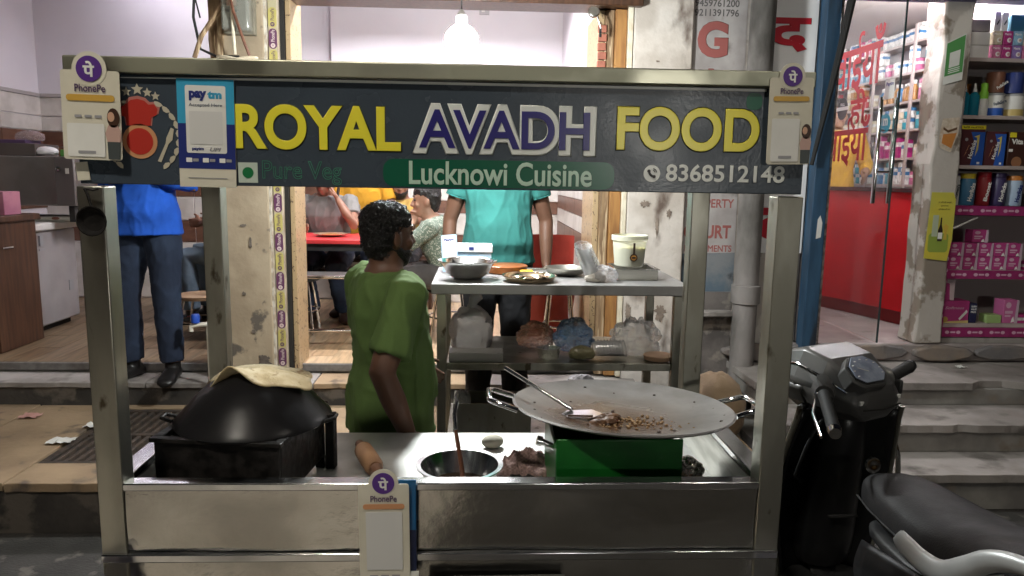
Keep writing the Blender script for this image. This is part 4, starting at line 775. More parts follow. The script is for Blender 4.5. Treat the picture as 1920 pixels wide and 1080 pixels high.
# meter and cables on the column
t = thing('electric_meter', 'glass fronted electric meter box with cables on the plaster column', 'meter', (-1.36, 4.40, 2.41))
G().box(-1.45, 4.40, 2.42, -1.28, 4.454, 2.70).build('back_plate', mat('meter_board', (.22,.20,.15), .7, c2=(.14,.12,.09), scale=9), t, bevel=.006)
G().box(-1.442, 4.33, 2.43, -1.288, 4.399, 2.69).build('glass_case', mat('meter_glass', (.75,.75,.66), .12, trans=.7, alpha=.8), t, bevel=.015)
G().box(-1.42, 4.385, 2.57, -1.37, 4.398, 2.63).build('dial', mat('meter_dial', (.50,.22,.12), .5), t); G().box(-1.425, 4.386, 2.535, -1.36, 4.398, 2.55).build('digits', black_ink, t)
cab = [([(-1.60, 4.35, 2.28), (-1.56, 4.36, 2.40), (-1.48, 4.37, 2.52), (-1.42, 4.36, 2.60)], .014, wood_old), ([(-1.38, 4.32, 2.75), (-1.375, 4.32, 2.5), (-1.37, 4.33, 2.30)], .009, MATS['cream_edge']), ([(-1.40, 4.31, 2.72), (-1.36, 4.30, 2.52), (-1.31, 4.31, 2.36), (-1.28, 4.34, 2.26)], .008, MATS['brown_handle']),
       ([(-1.58, 4.36, 2.75), (-1.60, 4.36, 2.5), (-1.57, 4.36, 2.33), (-1.48, 4.34, 2.29), (-1.35, 4.34, 2.29)], .008, rubber), ([(-1.72, 4.38, 2.85), (-1.60, 4.37, 2.65), (-1.57, 4.38, 2.5)], .005, rubber)]
for p, r_, m_ in cab: G().tube(p, r_, 8).build('cable', m_, t)
g = G()
for k in range(4): g.tube([(-1.36+.11*math.cos(a), 4.33+.03*math.sin(a)+.004*k, 2.275+.012*math.sin(a*2+k)) for a in [2*math.pi*j/24 for j in range(25)]], .006, 6)
g.build('cable_coil', MATS['cream_edge'], t)
G().box(-1.54, 4.43, 2.25, -1.47, 4.454, 3.2).build('mount_board', wood_old, t)
t = thing('wall_padlock', 'steel padlock with keys hanging at the top of the right door frame', 'padlock', (.70, 4.50, 2.55))
G().lathe([(.03, -.012), (.034, -.008), (.034, .008), (.03, .012)], (.655, 4.49, 2.61), 20, Matrix.Rotation(R(70), 3, 'X')).build('lock', steel, t); g = G(); g.tube([(.675, 4.49, 2.585), (.69, 4.49, 2.55), (.70, 4.49, 2.52)], .005, 6); g.box(.69, 4.488, 2.47, .705, 4.492, 2.52); g.build('keys', steel_bright, t)
t = thing('wall_socket', 'small white socket box high on the eatery wall near the bulb', 'socket', (.16, 7.0, 3.1))
G().box(-.02, 6.99, 3.10, .07, 7.019, 3.19).build('plate', mat('grey_socket', (.45,.44,.45), .5), t, bevel=.005); G().box(.0, 6.984, 3.12, .03, 6.9899, 3.17).build('switch', white_paint, t)
# ceiling fan (its blades hang above the doorway line)
t = thing('ceiling_fan', 'white ceiling fan hanging in the eatery', 'fan', (-1.1, 6.2, 2.9))
G().tube([(-1.1, 6.2, 3.42), (-1.1, 6.2, 3.12)], .012, 8).build('rod', white_paint, t); G().lathe([(.03, -.04), (.10, -.03), (.11, 0), (.09, .04), (.02, .06)], (-1.1, 6.2, 3.08), 24).build('motor', white_paint, t)
for k in range(3): a = R(20+120*k); G().obox((-1.1+.36*math.cos(a), 6.2+.36*math.sin(a), 3.07), (.52, .12, .008), Matrix.Rotation(a, 3, 'Z')).build('blade', white_paint, t, bevel=.003)
# ---- left room furniture
t = thing('wooden_counter', 'dark brown laminate counter at the front of the left room', 'counter', (-3.5, 5.05, .45))
G().box(-3.95, 4.86, .452, -3.115, 5.34, 1.30).build('body', wood_dk, t, bevel=.004); G().box(-3.97, 4.83, 1.302, -3.09, 5.36, 1.345).build('top', wood_dk, t, bevel=.006)
G().box(-3.113, 4.95, 1.13, -3.105, 5.06, 1.14).build('handle', steel_bright, t)
t = thing('chest_freezer', 'white chest freezer with dented lid beside the brown counter', 'freezer', (-3.55, 5.7, .45))
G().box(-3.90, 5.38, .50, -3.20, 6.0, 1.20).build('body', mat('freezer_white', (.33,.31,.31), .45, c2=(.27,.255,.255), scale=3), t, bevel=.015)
G().box(-3.92, 5.37, 1.205, -3.17, 6.02, 1.262).build('lid', white_paint, t, bevel=.015); G().box(-3.85, 5.42, .452, -3.26, 5.96, .499).build('plinth', dark_gap, t)
G().box(-3.199, 5.86, .72, -3.194, 5.92, .80).build('vent', grey_ink, t); G().box(-3.199, 5.50, 1.10, -3.185, 5.54, 1.17).build('latch', grey_ink, t); G().box(-3.199, 5.50, 1.06, -3.195, 5.57, 1.078).build('badge', grey_ink, t)
t = thing('steel_oven', 'large grey steel countertop oven with round knob', 'oven', (-3.4, 5.9, 1.345))
G().box(-3.95, 5.62, 1.385, -2.97, 6.15, 1.745).build('body', mat('oven_steel', (.32,.31,.30), .42, .9, c2=(.26,.25,.24), scale=4), t, bevel=.008)
G().box(-3.105, 5.612, 1.39, -2.975, 5.6195, 1.74).build('control_panel', mat('oven_panel', (.12,.11,.11), .4), t); G().lathe([(.004, 0), (.018, 0), (.016, .018), (.004, .02)], (-3.075, 5.611, 1.655), 14, Matrix.Rotation(R(90), 3, 'X')).build('knob', chrome, t)
G().box(-3.03, 5.608, 1.62, -3.005, 5.6118, 1.66).build('label', paper, t)
for x in (-3.9, -3.05):
    G().box(x, 5.66, 1.264, x+.04, 6.1, 1.384).build('foot', black_plastic, t)
solo(G().box(-3.80, 5.64, 1.746, -3.25, 5.95, 1.835), 'carton', mat('dark_carton', (.07,.055,.05), .7), 'dark brown carton lying on top of the steel oven', 'carton', bevel=.004)
solo(G().box(-3.60, 5.66, 1.836, -3.33, 5.86, 1.862), 'tray_box', mat('purple_box', (.06,.03,.08), .6), 'thin dark purple box on the brown carton', 'box', bevel=.003)
solo(bag((-3.36, 5.78, 1.885), .085, (1.2, .8, .6), .3, 50), 'plastic_bag', mat('pink_polythene', (.55,.42,.42), .25, trans=.5, alpha=.7, bump=.6, bscale=18), 'clear pinkish polythene bag on top of the dark cartons', 'bag')
solo(bag((-3.195, 5.69, 1.779), .06, (1.35, .8, .62), .2, 51), 'plastic_bag', mat('white_bag', (.78,.78,.80), .5, bump=.4, bscale=20), 'knotted bright white plastic bag on the oven', 'bag')
solo(G().box(-3.085, 5.66, 1.746, -3.0, 5.80, 1.795), 'carton', mat('green_carton', (.08,.28,.05), .6), 'small green carton on the oven corner', 'carton', bevel=.004)
solo(G().box(-3.41, 5.02, 1.346, -3.12, 5.2, 1.50), 'carton', mat('pink_carton', (.45,.19,.25), .6, c2=(.36,.13,.2), scale=9), 'pink printed carton on the brown counter', 'carton', bevel=.004)
solo(G().box(-3.45, 4.90, 1.346, -3.27, 5.0, 1.56), 'bottle_box', paper, 'tall white carton at the edge of the brown counter', 'carton', bevel=.004)
o = G(); o.lathe([(.09, 0), (.10, .004), (.16, .02), (.162, .024), (.09, .008)], (0, 0, 0), 28); o.v = [(p[0]*1.3-3.35, p[1]+5.62, p[2]+1.2635) for p in o.v]; o = None
t = thing('floral_tray', 'white tray with thin floral print on the freezer lid', 'tray', (-3.3, 5.9, 1.262))
G().box(-3.6, 5.80, 1.2635, -2.98, 6.01, 1.30).build('tray', paper, t, bevel=.008)
F = Face((-3.28, 5.7985, 1.282), parent=t)
F.polys([[(x+.03*math.cos(a)*(1 if s else .7), .012*math.sin(a)) for a in [2*math.pi*k/12 for k in range(12)]] for x, s in ((-.2, 1), (-.08, 0), (.05, 1), (.18, 0))], ink('vine_brown', (.25,.10,.07)), 0, 'floral_print')
# ---- dining furniture
red_top = mat('red_laminate', (.62,.045,.05), .35)
t = thing('dining_table', 'red topped dining table on steel frame inside the eatery', 'table', (-1.15, 5.75, .45))
G().box(-1.75, 5.32, 1.155, -.70, 5.96, 1.185).build('table_top', red_top, t, bevel=.004)
for x in (-1.70, -.78):
    for y in (5.37, 5.88): G().box(x, y, .451, x+.03, y+.03, 1.154).build('leg', black_plastic, t)
for y in (5.375, 5.885): G().box(-1.669, y, 1.10, -.781, y+.02, 1.153).build('apron', black_plastic, t)
t = thing('steel_bench', 'steel tube bench in front of the red table', 'bench', (-1.2, 5.2, .45))
G().box(-1.7, 5.12, .935, -.72, 5.34, .955).build('seat', mat('bench_top', (.09,.085,.08), .5), t, bevel=.004)
g = G(); g.tube([(-1.72, 5.11, .945), (-.72, 5.11, .945)], .014, 10); g.tube([(-1.72, 5.12, .565), (-.80, 5.12, .565)], .012, 10); g.build('rail', steel_bright, t)
for x in (-1.68, -.80):
    for y in (5.13, 5.32): G().tube([(x, y, .451), (x, y, .934)], .012, 8).build('leg', steel, t)
def stool(label, loc, seatm, h=.45, r_=.15, ring=True):
    t = thing('round_stool', label, 'stool', loc)
    G().lathe([(r_-.01, h-.03), (r_, h-.025), (r_, h-.004), (r_-.012, h), (.004, h+.002)], (0, 0, 0), 28).build('seat', seatm, t, local=True)
    for k in range(4): a = R(45+90*k); G().tube([(r_*.72*math.cos(a), r_*.72*math.sin(a), h-.031), (r_*1.12*math.cos(a), r_*1.12*math.sin(a), .002)], .010, 8).build('leg', chrome, t, local=True)
    if ring: G().tube([(r_*.93*math.cos(q), r_*.93*math.sin(q), h*.42) for q in [2*math.pi*j/28 for j in range(29)]], .007, 8).build('foot_ring', chrome, t, local=True)
    return t
woodseat = mat('plywood_seat', (.42,.29,.17), .5, c2=(.33,.21,.12), scale=6)
stool('round plywood stool behind the blue capped tap', (-2.03, 5.42, .45), woodseat, .32, .17)
stool('round chrome stool with dark seat under the red table', (-1.36, 5.62, .45), black_plastic, .43)
stool('chrome stool under the man in the leafy print shirt', (-.22, 5.52, .45), black_plastic, .37, .17)
t = stool('chrome stool with ring beside the red crate near the right doorway', (.55, 4.98, .45), steel, .48, .13)
red_pl = mat('red_plastic', (.33,.045,.03), .45, c2=(.25,.03,.02), scale=5)
t = thing('plastic_chair', 'red brown plastic tub chair inside the doorway behind the standing man', 'chair', (.50, 5.35, .45))
g = G(); g.loft([[(.50+a*math.cos(q), 5.35+a*.8*math.sin(q), z) for q in [2*math.pi*k/20 for k in range(20)]] for a, z in ((.20, .451), (.19, .62), (.205, .80), (.215, .90), (.2, .91))]); g.build('seat', red_pl, t)
g = G(); g.sheet(lambda u, v: (.50+.21*math.cos(R(20+140*u)), 5.35+.17*math.sin(R(20+140*u)), .91+.32*v), 16, 6); g.build('backrest', red_pl, t)
t = thing('dinner_plate', 'plate of food on the red table before the man in grey', 'plate', (-1.12, 5.62, 1.185))
G().lathe([(.05, 0), (.08, .004), (.125, .018), (.127, .021), (.08, .009), (.004, .007)], (-1.12, 5.62, 1.186), 32).build('plate', mat('copper_plate', (.55,.33,.22), .3, .6), t); g = G(); g.ball((-1.12, 5.62, 1.196), .07, .06, .014, 14, 6); g.build('food', mat('curry', (.35,.14,.04), .5), t)
# ================================================================== people
def remesh(g, voxel, it=4):
    me = g.mesh('tmp', 0, False); o = link('tmp', me)
    a = o.modifiers.new('r', 'REMESH'); a.mode = 'VOXEL'; a.voxel_size = voxel
    b = o.modifiers.new('s', 'SMOOTH'); b.iterations = it; b.factor = .5
    dg = bpy.context.evaluated_depsgraph_get(); out = bpy.data.meshes.new_from_object(o.evaluated_get(dg))
    bpy.data.objects.remove(o); bpy.data.meshes.remove(me)
    return out
def put(name, me, m, parent, amp=0, sc=(1, 1, 1), seedo=0, bot=None):
    if amp:
        for v, nrm in zip(me.vertices, [tuple(v.normal) for v in me.vertices]):
            p = v.co; q = (p.x*sc[0], p.y*sc[1], p.z*sc[2])
            d = (1-abs(nz(q, 7, seedo)))**5 + .6*(1-abs(nz((q[0]+q[2]*.8, q[1], q[2]-q[0]*.6), 15, seedo)))**6 - .5 + .4*nz(q, 5, seedo)
            v.co = p + Vector(nrm)*amp*d
    me.materials.clear(); me.materials.append(m); me.polygons.foreach_set('use_smooth', [True]*len(me.polygons)); me.name = name
    return link(name, me, parent)
def ell(c, u, v, ru, rv, n=22): return [c + u*math.cos(2*math.pi*k/n)*ru + v*math.sin(2*math.pi*k/n)*rv for k in range(n)]
TORSO = [(-.12, .10, .09, 0), (-.05, .150, .112, 0), (.04, .166, .120, -.006), (.16, .162, .115, 0), (.34, .148, .105, .004), (.52, .158, .112, .006), (.70, .172, .116, .004), (.84, .172, .104, -.004), (.93, .135, .084, -.01), (1.0, .072, .066, -.006), (1.05, .058, .062, .004)]
HEAD = [(-.118, .026, .030, .052), (-.105, .042, .046, .044), (-.08, .054, .066, .030), (-.045, .066, .084, .012), (0, .073, .096, 0), (.04, .077, .101, -.006), (.075, .071, .094, -.009), (.10, .052, .070, -.010), (.115, .028, .038, -.010), (.12, .006, .008, -.010)]
def person(label, loc, rot, h=1.70, hip=(0, 0, .93), neck=(0, 0, 1.45), hy=0, hp=0, arms=None, legs=None, belly=0, skin=None, shirt=None, sleeve=.55, hem=-.06, trous=None, shoe=None, hair=None, beard=None, fat=1.0, curl=.5, vox=.0075, wr=.008, hairn=.006, curly=False, slim=0, hs=1.0, ak=1.0):
    s = h/1.70; t = thing('person', label, 'person', loc, rot)
    S = lambda p: Vector(p)*s
    hip, neck = S(hip), S(neck); up = (neck-hip).normalized(); X = Vector((1, 0, 0)); fw = up.cross(X).normalized()
    L = (neck-hip).length
    def torso(g, inf, t0=-.2, t1=2, bl=belly):
        rings = []
        prof = TORSO if inf < .012 else [(t0, .176 if t0 < -.15 else .182, .138, 0)] + TORSO[2:]
        ts = sorted(set([max(t0, prof[0][0])] + [p[0] for p in prof if t0 < p[0] < t1] + [min(t1, prof[-1][0])]))
        for q in ts:
            for a, b in zip(prof, prof[1:]):
                if a[0] <= q <= b[0]:
                    k = (q-a[0])/(b[0]-a[0]); ru, rv, of = (a[i]+(b[i]-a[i])*k for i in (1, 2, 3)); break
            w = math.exp(-((q-.22)/.26)**2)*bl
            rings.append(ell(hip+up*(L*q)+fw*((of+w*.6)*s), X, fw, (ru*fat+inf+w*.35)*s, (rv*fat+inf+w*.7)*s))
        g.loft(rings)
    sh = {1: neck + X*(.178*s*fat) - up*(.065*s), -1: neck - X*(.178*s*fat) - up*(.065*s)}
    hj = {1: hip + X*(.085*s*fat), -1: hip - X*(.085*s*fat)}
    arms = arms or {}; legs = legs or {}
    A = {k: [S(p) for p in arms.get(k, ((k*.23, -.02, 1.13), (k*.25, .05, .88)))] for k in (1, -1)}
    Lg = {k: [S(p) for p in legs.get(k, ((k*.10, .02, .50), (k*.105, -.01, .085)))] for k in (1, -1)}
    fd = {k: Vector((k*.25, 1, 0)).normalized() for k in (1, -1)}
    def arm(g, k, inf, upto):
        e, wv = A[k]; p0 = sh[k]
        pts = [p0 - X*(k*.05*s), p0, p0*.5+e*.5, e, e*.55+wv*.45, wv]; rr = [.055, .060, .049, .040, .038, .026]
        if upto < 1:   # sleeve ends part-way along the upper arm
            q = p0+(e-p0)*upto; pts = [pts[0], p0, p0+(q-p0)*.5, q]; rr = [.055, .060, .055, .052]
        elif upto < 2: q = e+(wv-e)*(upto-1); pts = pts[:4]+[e+(q-e)*.5, q]; rr = rr[:4]+[.040, .034]
        g.tube(pts, [(r_*ak+inf)*s for r_ in rr], 14)
    def hand(g, k):
        e, wv = A[k]; d = (wv-e).normalized(); n_ = Vector((-k, 0, 0)); n_ = n_ - d*n_.dot(d)
        n_ = n_.normalized() if n_.length > .2 else Vector((0, 0, -1)).cross(d).normalized(); sd = d.cross(n_).normalized()
        if sd.y < -.05 or (abs(sd.y) < .05 and sd.z < 0): sd = -sd
        hl = .085*s
        g.loft([[wv+d*(q*hl)+sd*math.cos(a)*w_*s+n_*math.sin(a)*th*s for a in [2*math.pi*j/14 for j in range(14)]] for q, w_, th in ((-.1, .025, .021), (.15, .034, .018), (.6, .042, .016), (1.0, .039, .013))])
        for j, (o_, fl_) in enumerate(((.030, .068), (.010, .076), (-.010, .071), (-.029, .056))):
            p = wv+d*(hl*.95)+sd*(o_*s); pts = [p-d*.01*s]; dd = d.copy()
            for q in range(3): p = p + dd*(fl_*s*(.42, .32, .26)[q]); pts.append(p); dd = (dd + n_*curl*.62).normalized()
            g.tube(pts, [.0092*s, .0088*s, .008*s, .0066*s], 8)
        p = wv+d*(hl*.25)+sd*.028*s; d2 = (d*.75+sd*.75+n_*.35).normalized()
        g.tube([p, p+d2*.032*s, p+d2*.052*s+d*.012*s, p+d2*.058*s+d*.03*s], [.0125*s, .011*s, .0095*s, .0075*s], 8)
    def leg(g, k, inf, low=1.0):
        kn, an = Lg[k]; p0 = hj[k]; q = kn+(an-kn)*low
        g.tube([p0+up*.03*s, p0*.75+kn*.25, p0*.4+kn*.6, kn, kn*.6+q*.4, q], [(r_*fat+inf)*s for r_ in ((.092, .088, .070, .056, .055, .040) if low >= 1 else (.092, .09, .076, .064, .062, .056))], 16)
    def foot(g, k, inf=0, sole=0):
        an = Lg[k][1]; f = fd[k]; b = Vector((an.x, an.y, an.z-.085*s)); sd = Vector((f.y, -f.x, 0))
        g.loft([[b+f*(y*s)+sd*math.cos(a)*(w_+inf)*s+Vector((0, 0, (z+math.sin(a)*(th+inf))*s)) for a in [2*math.pi*j/14 for j in range(14)]] for y, w_, th, z in ((-.07, .022, .026, .032), (-.05, .034, .038, .042), (0, .040, .045, .048), (.07, .044, .034, .038), (.13, .048, .024, .028), (.17, .040, .018, .022), (.192, .020, .010, .016))])
        g.tube([an+Vector((0, 0, .03*s)), an-Vector((0, 0, .04*s))], (.040+inf)*s, 12)
    # head frame
    hm = Matrix.Rotation(hy, 3, 'Z') @ Matrix.Rotation(-hp, 3, 'X')
    hc = neck + up*(.024*s*hs) + hm @ Vector((0, .012*s, .105*s*hs))
    H = lambda x, y, z: hc + hm @ (Vector((x, y, z))*s*hs)
    body = G(); torso(body, 0)
    for k in (1, -1): arm(body, k, 0, 2); hand(body, k); leg(body, k, -slim if slim else 0); foot(body, k)
    body.tube([neck-up*.03*s, neck+up*.06*s, H(0, -.012, -.05)], [.066*s, .061*s, .058*s], 16)
    body.loft([[H(r_*math.cos(a), o_+d*math.sin(a), z) for a in [2*math.pi*j/22 for j in range(22)]] for z, r_, d, o_ in HEAD])
    body.tube([H(0, .088, .028), H(0, .106, -.004), H(0, .119, -.028), H(0, .098, -.036)], [.008*s, .0105*s, .0155*s, .011*s], 10)
    for k in (1, -1):
        body.ball(H(k*.078, -.008, -.012), .010*s, .022*s, .034*s, 12, 8, hm @ Matrix.Rotation(k*.25, 3, 'Z')); body.ball(H(k*.014, .110, -.030), .010*s, .010*s, .009*s, 8, 6)
        body.ball(H(k*.030, .080, .028), .026*s, .014*s, .009*s, 10, 6, hm); body.ball(H(k*.040, .066, -.030), .024*s, .022*s, .026*s, 10, 6, hm)
    body.ball(H(0, .094, -.058), .022*s, .012*s, .007*s, 10, 6, hm); body.ball(H(0, .092, -.069), .019*s, .011*s, .007*s, 10, 6, hm)
    bo = put('body', remesh(body, vox, 3), skin, t)
    eye = G()
    for k in (1, -1): eye.ball(H(k*.031, .083, .010), .0125*s, .0125*s, .009*s, 12, 8)
    eye.build('eyes', mat('eye_dark', (.06,.045,.04), .15), bo, local=True)
    g = G(); g.ball(H(0, .1025, -.0635), .019*s, .007*s, .004*s, 12, 6, hm); g.build('mouth', mat('lip', (.22,.09,.075), .5), bo, local=True)
    if hair:
        g = G(); q = .006
        g.loft([[H((r_+q)*math.cos(a), o_+(d+q)*math.sin(a), z) for a in [2*math.pi*j/26 for j in range(26)]] for z, r_, d, o_ in ((-.088, .036, .016, -.052), (-.06, .052, .034, -.052), (-.03, .064, .046, -.052), (0, .071, .058, -.045), (.028, .076, .074, -.034), (.05, .076, .098, -.010), (.085, .070, .094, -.010), (.11, .054, .072, -.010), (.126, .030, .040, -.010), (.132, .006, .008, -.010))])
        hme = remesh(g, .006, 3)
        hb = put('hair', hme, hair, t, hairn, (3, 3, 3), 4)
        if curly:
            cg = G(); rr = random.Random(5); vv = hb.data.vertices
            for _ in range(4500):
                v = vv[rr.randrange(len(vv))]; n_ = Vector(v.normal); tt = n_.cross(Vector((rr.gauss(0, 1), rr.gauss(0, 1), rr.gauss(0, 1)))).normalized(); b2 = n_.cross(tt); r0 = rr.uniform(.0022, .0045)
                cg.tube([Vector(v.co)+n_*(r0*.9*math.sin(a)+.002)+tt*(r0*math.cos(a))+b2*(.002*a) for a in (0, .9, 1.8, 2.7)], .0012, 3, False)
            cg.build('curls', hair, hb, local=True)
        br_ = G()
        for k in (1, -1): br_.tube([H(k*.014, .098, .036), H(k*.032, .096, .042), H(k*.050, .080, .036)], [.004*s, .0045*s, .003*s], 6)
        br_.build('eyebrows', hair, bo, local=True)
    if beard:
        g = G(); q = .006
        g.loft([[H((r_+q)*math.cos(a), o_+(d+q)*math.sin(a), z) for a in [2*math.pi*j/22 for j in range(22)]] for z, r_, d, o_ in ((-.124, .024, .028, .052), (-.105, .043, .047, .042), (-.08, .055, .067, .028), (-.062, .061, .074, .020), (-.05, .060, .062, .006), (-.02, .070, .03, -.0))])
        put('beard', remesh(g, .006, 2), beard, t, .004, (3, 3, 3), 9)
    if shirt:
        g = G(); torso(g, .013, hem, .985)
        for k in (1, -1): arm(g, k, .011, sleeve)
        put('shirt', remesh(g, .009, 4), shirt, t, wr, (1, 1, .45), 1 + abs(loc[0]))
        if sleeve < 1:
            for k in (1, -1):
                p0 = sh[k]; e = A[k][0]; ax = (e-p0).normalized(); q = p0+(e-p0)*(sleeve-.012); u1 = ax.orthogonal().normalized(); v1 = ax.cross(u1)
                g = G(); g.tube([q+u1*(math.cos(a)*.0615*s)+v1*(math.sin(a)*.0615*s) for a in [2*math.pi*j/24 for j in range(25)]], .0035*s, 6); g.build('sleeve_hem', shirt, t, local=True)
        g = G(); c0 = neck-up*.004*s
        g.tube([c0+X*(math.cos(a)*.071*s)+fw*(math.sin(a)*.066*s-.003)+up*(-.030*s*max(0, math.sin(a))) for a in [2*math.pi*j/24 for j in range(25)]], .006*s, 6); g.build('collar', shirt, t, local=True)
    if trous:
        g = G(); torso(g, .004, -.12, .08, belly*.3)
        for k in (1, -1): leg(g, k, .011-slim, .93)
        put('trousers', remesh(g, .010, 4), trous, t, .007, (1, 1, .6), 3)
    if shoe:
        for k in (1, -1):
            g = G(); foot(g, k, .007); put('shoe', remesh(g, .007, 3), shoe, t)
    return t
def skin_m(n, c): return mat('skin_'+n, c, .5, c2=tuple(q*.86 for q in c), scale=14, sub=.0, bump=.05, bscale=120)
sk_d, sk_m, sk_l = skin_m('deep', (.135,.065,.040)), skin_m('mid', (.27,.135,.085)), skin_m('light', (.36,.20,.135))
hairm = mat('black_hair', (.008,.007,.007), .38, c2=(.014,.012,.011), scale=60, bump=.6, bscale=160, spec=.55)
cloth = lambda n, c, **k: mat('cloth_'+n, c, .9, c2=tuple(q*.82 for q in c), scale=7, bump=.12, bscale=240, **k)
denim = mat('denim', (.014,.022,.045), .9, c2=(.03,.048,.09), scale=4, lo=.45, hi=.7, bump=.15, bscale=200)
blackcloth = cloth('black', (.012,.012,.014)); shoe_b = mat('black_leather', (.012,.011,.011), .35); sandal = mat('brown_sandal', (.06,.03,.02), .6)
person('cook in green T-shirt seen from behind, looking away over the counter', (-.315, 2.53, 0), R(-58), 1.565, hy=R(8), belly=.04, fat=1.03, neck=(0, -.005, 1.45),
       arms={1: ((.232, -.13, 1.12), (.235, -.035, .885)), -1: ((-.24, .02, 1.13), (-.22, .22, 1.0))}, skin=sk_d, hair=hairm, beard=hairm, curly=True, shirt=cloth('green', (.10,.165,.045)), sleeve=.78, hem=-.21, trous=blackcloth, shoe=shoe_b, vox=.006, hairn=.007, wr=.013, slim=.03, hs=.93, ak=1.18)
person('man in turquoise T-shirt and black trousers standing behind the steel rack', (.105, 4.17, .25), R(180), 1.74,
       arms={1: ((.265, -.02, 1.13), (.275, .03, .89)), -1: ((-.265, -.02, 1.13), (-.265, .05, .89))}, skin=sk_d, hair=hairm, shirt=cloth('turquoise', (.027,.158,.142)), sleeve=.5, hem=-.06, trous=blackcloth, shoe=shoe_b, belly=.05, fat=1.05)
person('man in blue shirt and rolled jeans standing in the left doorway', (-1.985, 4.53, .388), R(172), 1.72,
       arms={1: ((.25, -.02, 1.14), (.08, .20, 1.24)), -1: ((-.27, 0, 1.16), (-.10, .22, 1.26))}, legs={1: ((.13, .05, .5), (.15, .0, .085)), -1: ((-.11, .03, .5), (-.12, .02, .085))},
       skin=sk_m, hair=hairm, shirt=cloth('blue', (.015,.105,.58)), sleeve=1.6, hem=-.10, trous=denim, shoe=shoe_b, fat=1.04, belly=.04)
sit = lambda kx=.11, ky=.43, ay=.38: {1: ((kx, ky, .50), (kx, ay, .085)), -1: ((-kx, ky, .50), (-kx, ay, .085))}
person('man in grey T-shirt at the red table holding a phone to his ear', (-1.24, 6.17, .45), R(180), 1.72, hip=(0, 0, .53), neck=(0, .09, 1.03), hp=R(14), hy=R(-8), legs=sit(.13, .43, .10),
       arms={-1: ((-.255, .33, .795), (-.125, .25, .985)), 1: ((.25, .22, .80), (.13, .42, .79))}, skin=sk_m, hair=hairm, shirt=cloth('grey', (.19,.185,.175)), sleeve=.62, trous=denim, shoe=sandal, fat=1.08)
ph_ = thing('mobile_phone', 'dark mobile phone held to the ear of the man in grey', 'phone', (-1.12, 5.98, 1.50)); G().obox((-1.12, 5.98, 1.545), (.012, .06, .14), Matrix.Rotation(.15, 3, 'Y')).build('case', black_plastic, ph_, bevel=.004); G().obox((-1.126, 5.98, 1.545), (.002, .052, .125), Matrix.Rotation(.15, 3, 'Y')).build('screen', mat('phone_glass', (.02,.02,.03), .08), ph_)
person('man in bright yellow lettered T-shirt sitting behind the man in grey', (-1.02, 6.70, .45), R(176), 1.80, hip=(0, 0, .56), neck=(0, .06, 1.09), legs=sit(.12, .40, .30), arms={1: ((.25, .10, .85), (.16, .32, .80)), -1: ((-.25, .10, .85), (-.12, .32, .80))},
       skin=sk_m, hair=hairm, shirt=cloth('yellow', (.48,.24,.015)), sleeve=.6, trous=denim, shoe=sandal)
person('man in pale mustard T-shirt sitting against the back wall', (-.70, 6.72, .45), R(180), 1.70, hip=(0, 0, .54), neck=(0, .05, 1.00), hp=R(10), legs=sit(.11, .38, .32), arms={1: ((.24, .12, .82), (.12, .30, .80)), -1: ((-.24, .12, .82), (-.10, .30, .80))},
       skin=sk_m, hair=hairm, beard=hairm, shirt=cloth('mustard', (.42,.27,.07)), sleeve=.6, trous=blackcloth, shoe=sandal)
leafy = cell_mat('leaf_print_cotton', (.13,.17,.13), (.50,.50,.43), 52, .9, .28, .40, stretch=(1.6, 1, 1))
person('man in leafy green print shirt in profile with his hand at his chin', (-.22, 5.52, .45), R(90), 1.66, hip=(0, 0, .47), neck=(0, .15, .915), hp=R(4), legs={1: ((.10, .40, .48), (.10, .22, .085)), -1: ((-.10, .40, .48), (-.10, .22, .085))}, arms={1: ((.22, .33, .70), (.07, .29, .86)), -1: ((-.20, .34, .69), (-.05, .29, .865))},
       skin=sk_l, hair=hairm, shirt=leafy, sleeve=1.62, hem=-.08, trous=cloth('charcoal', (.07,.062,.06)), shoe=sandal, fat=1.05)
person('person in blue jeans sitting behind the plaster column', (-1.83, 6.02, .45), R(90), 1.72, hip=(0, 0, .54), neck=(0, .08, 1.04), legs={1: ((.09, .43, .56), (.11, .40, .085)), -1: ((-.12, .46, .54), (-.14, .44, .085))}, arms={1: ((.23, .12, .82), (.12, .34, .80)), -1: ((-.23, .12, .82), (-.12, .34, .80))},
       skin=sk_m, hair=hairm, shirt=cloth('dim_brown', (.12,.08,.06)), sleeve=.6, trous=mat('pale_denim', (.09,.13,.17), .9, c2=(.13,.18,.23), scale=5, bump=.1), shoe=shoe_b)
stool('round plywood stool under the person in blue jeans', (-1.83, 6.02, .45), woodseat, .43, .17)
for l, x, y, h_ in (('low wooden bench under the man in grey', -1.24, 6.19, .88), ('long wooden bench against the back wall under the men in yellow', -.86, 6.74, .905)):
    t = thing('wooden_bench', l, 'bench', (x, y, .45)); wd = .42 if y < 6.5 else .9
    G().box(x-wd/2, y-.13, h_-.03, x+wd/2, y+.13, h_).build('seat', wood_dk, t, bevel=.004)
    for sx_ in (-1, 1): G().box(x+sx_*(wd/2-.03)-.015, y-.12, .451, x+sx_*(wd/2-.03)+.015, y+.12, h_-.031).build('leg', wood_dk, t)
person('pharmacist in a bright yellow shirt standing behind the red counter', (3.10, 6.48, .62), R(168), 1.74, hy=R(12), skin=sk_l, hair=hairm, shirt=cloth('sun_yellow', (.72,.42,.05)), sleeve=1.5, trous=blackcloth, shoe=shoe_b, fat=1.05,
       arms={1: ((.27, .02, 1.14), (.18, .24, 1.06)), -1: ((-.27, .02, 1.14), (-.2, .24, 1.06))})
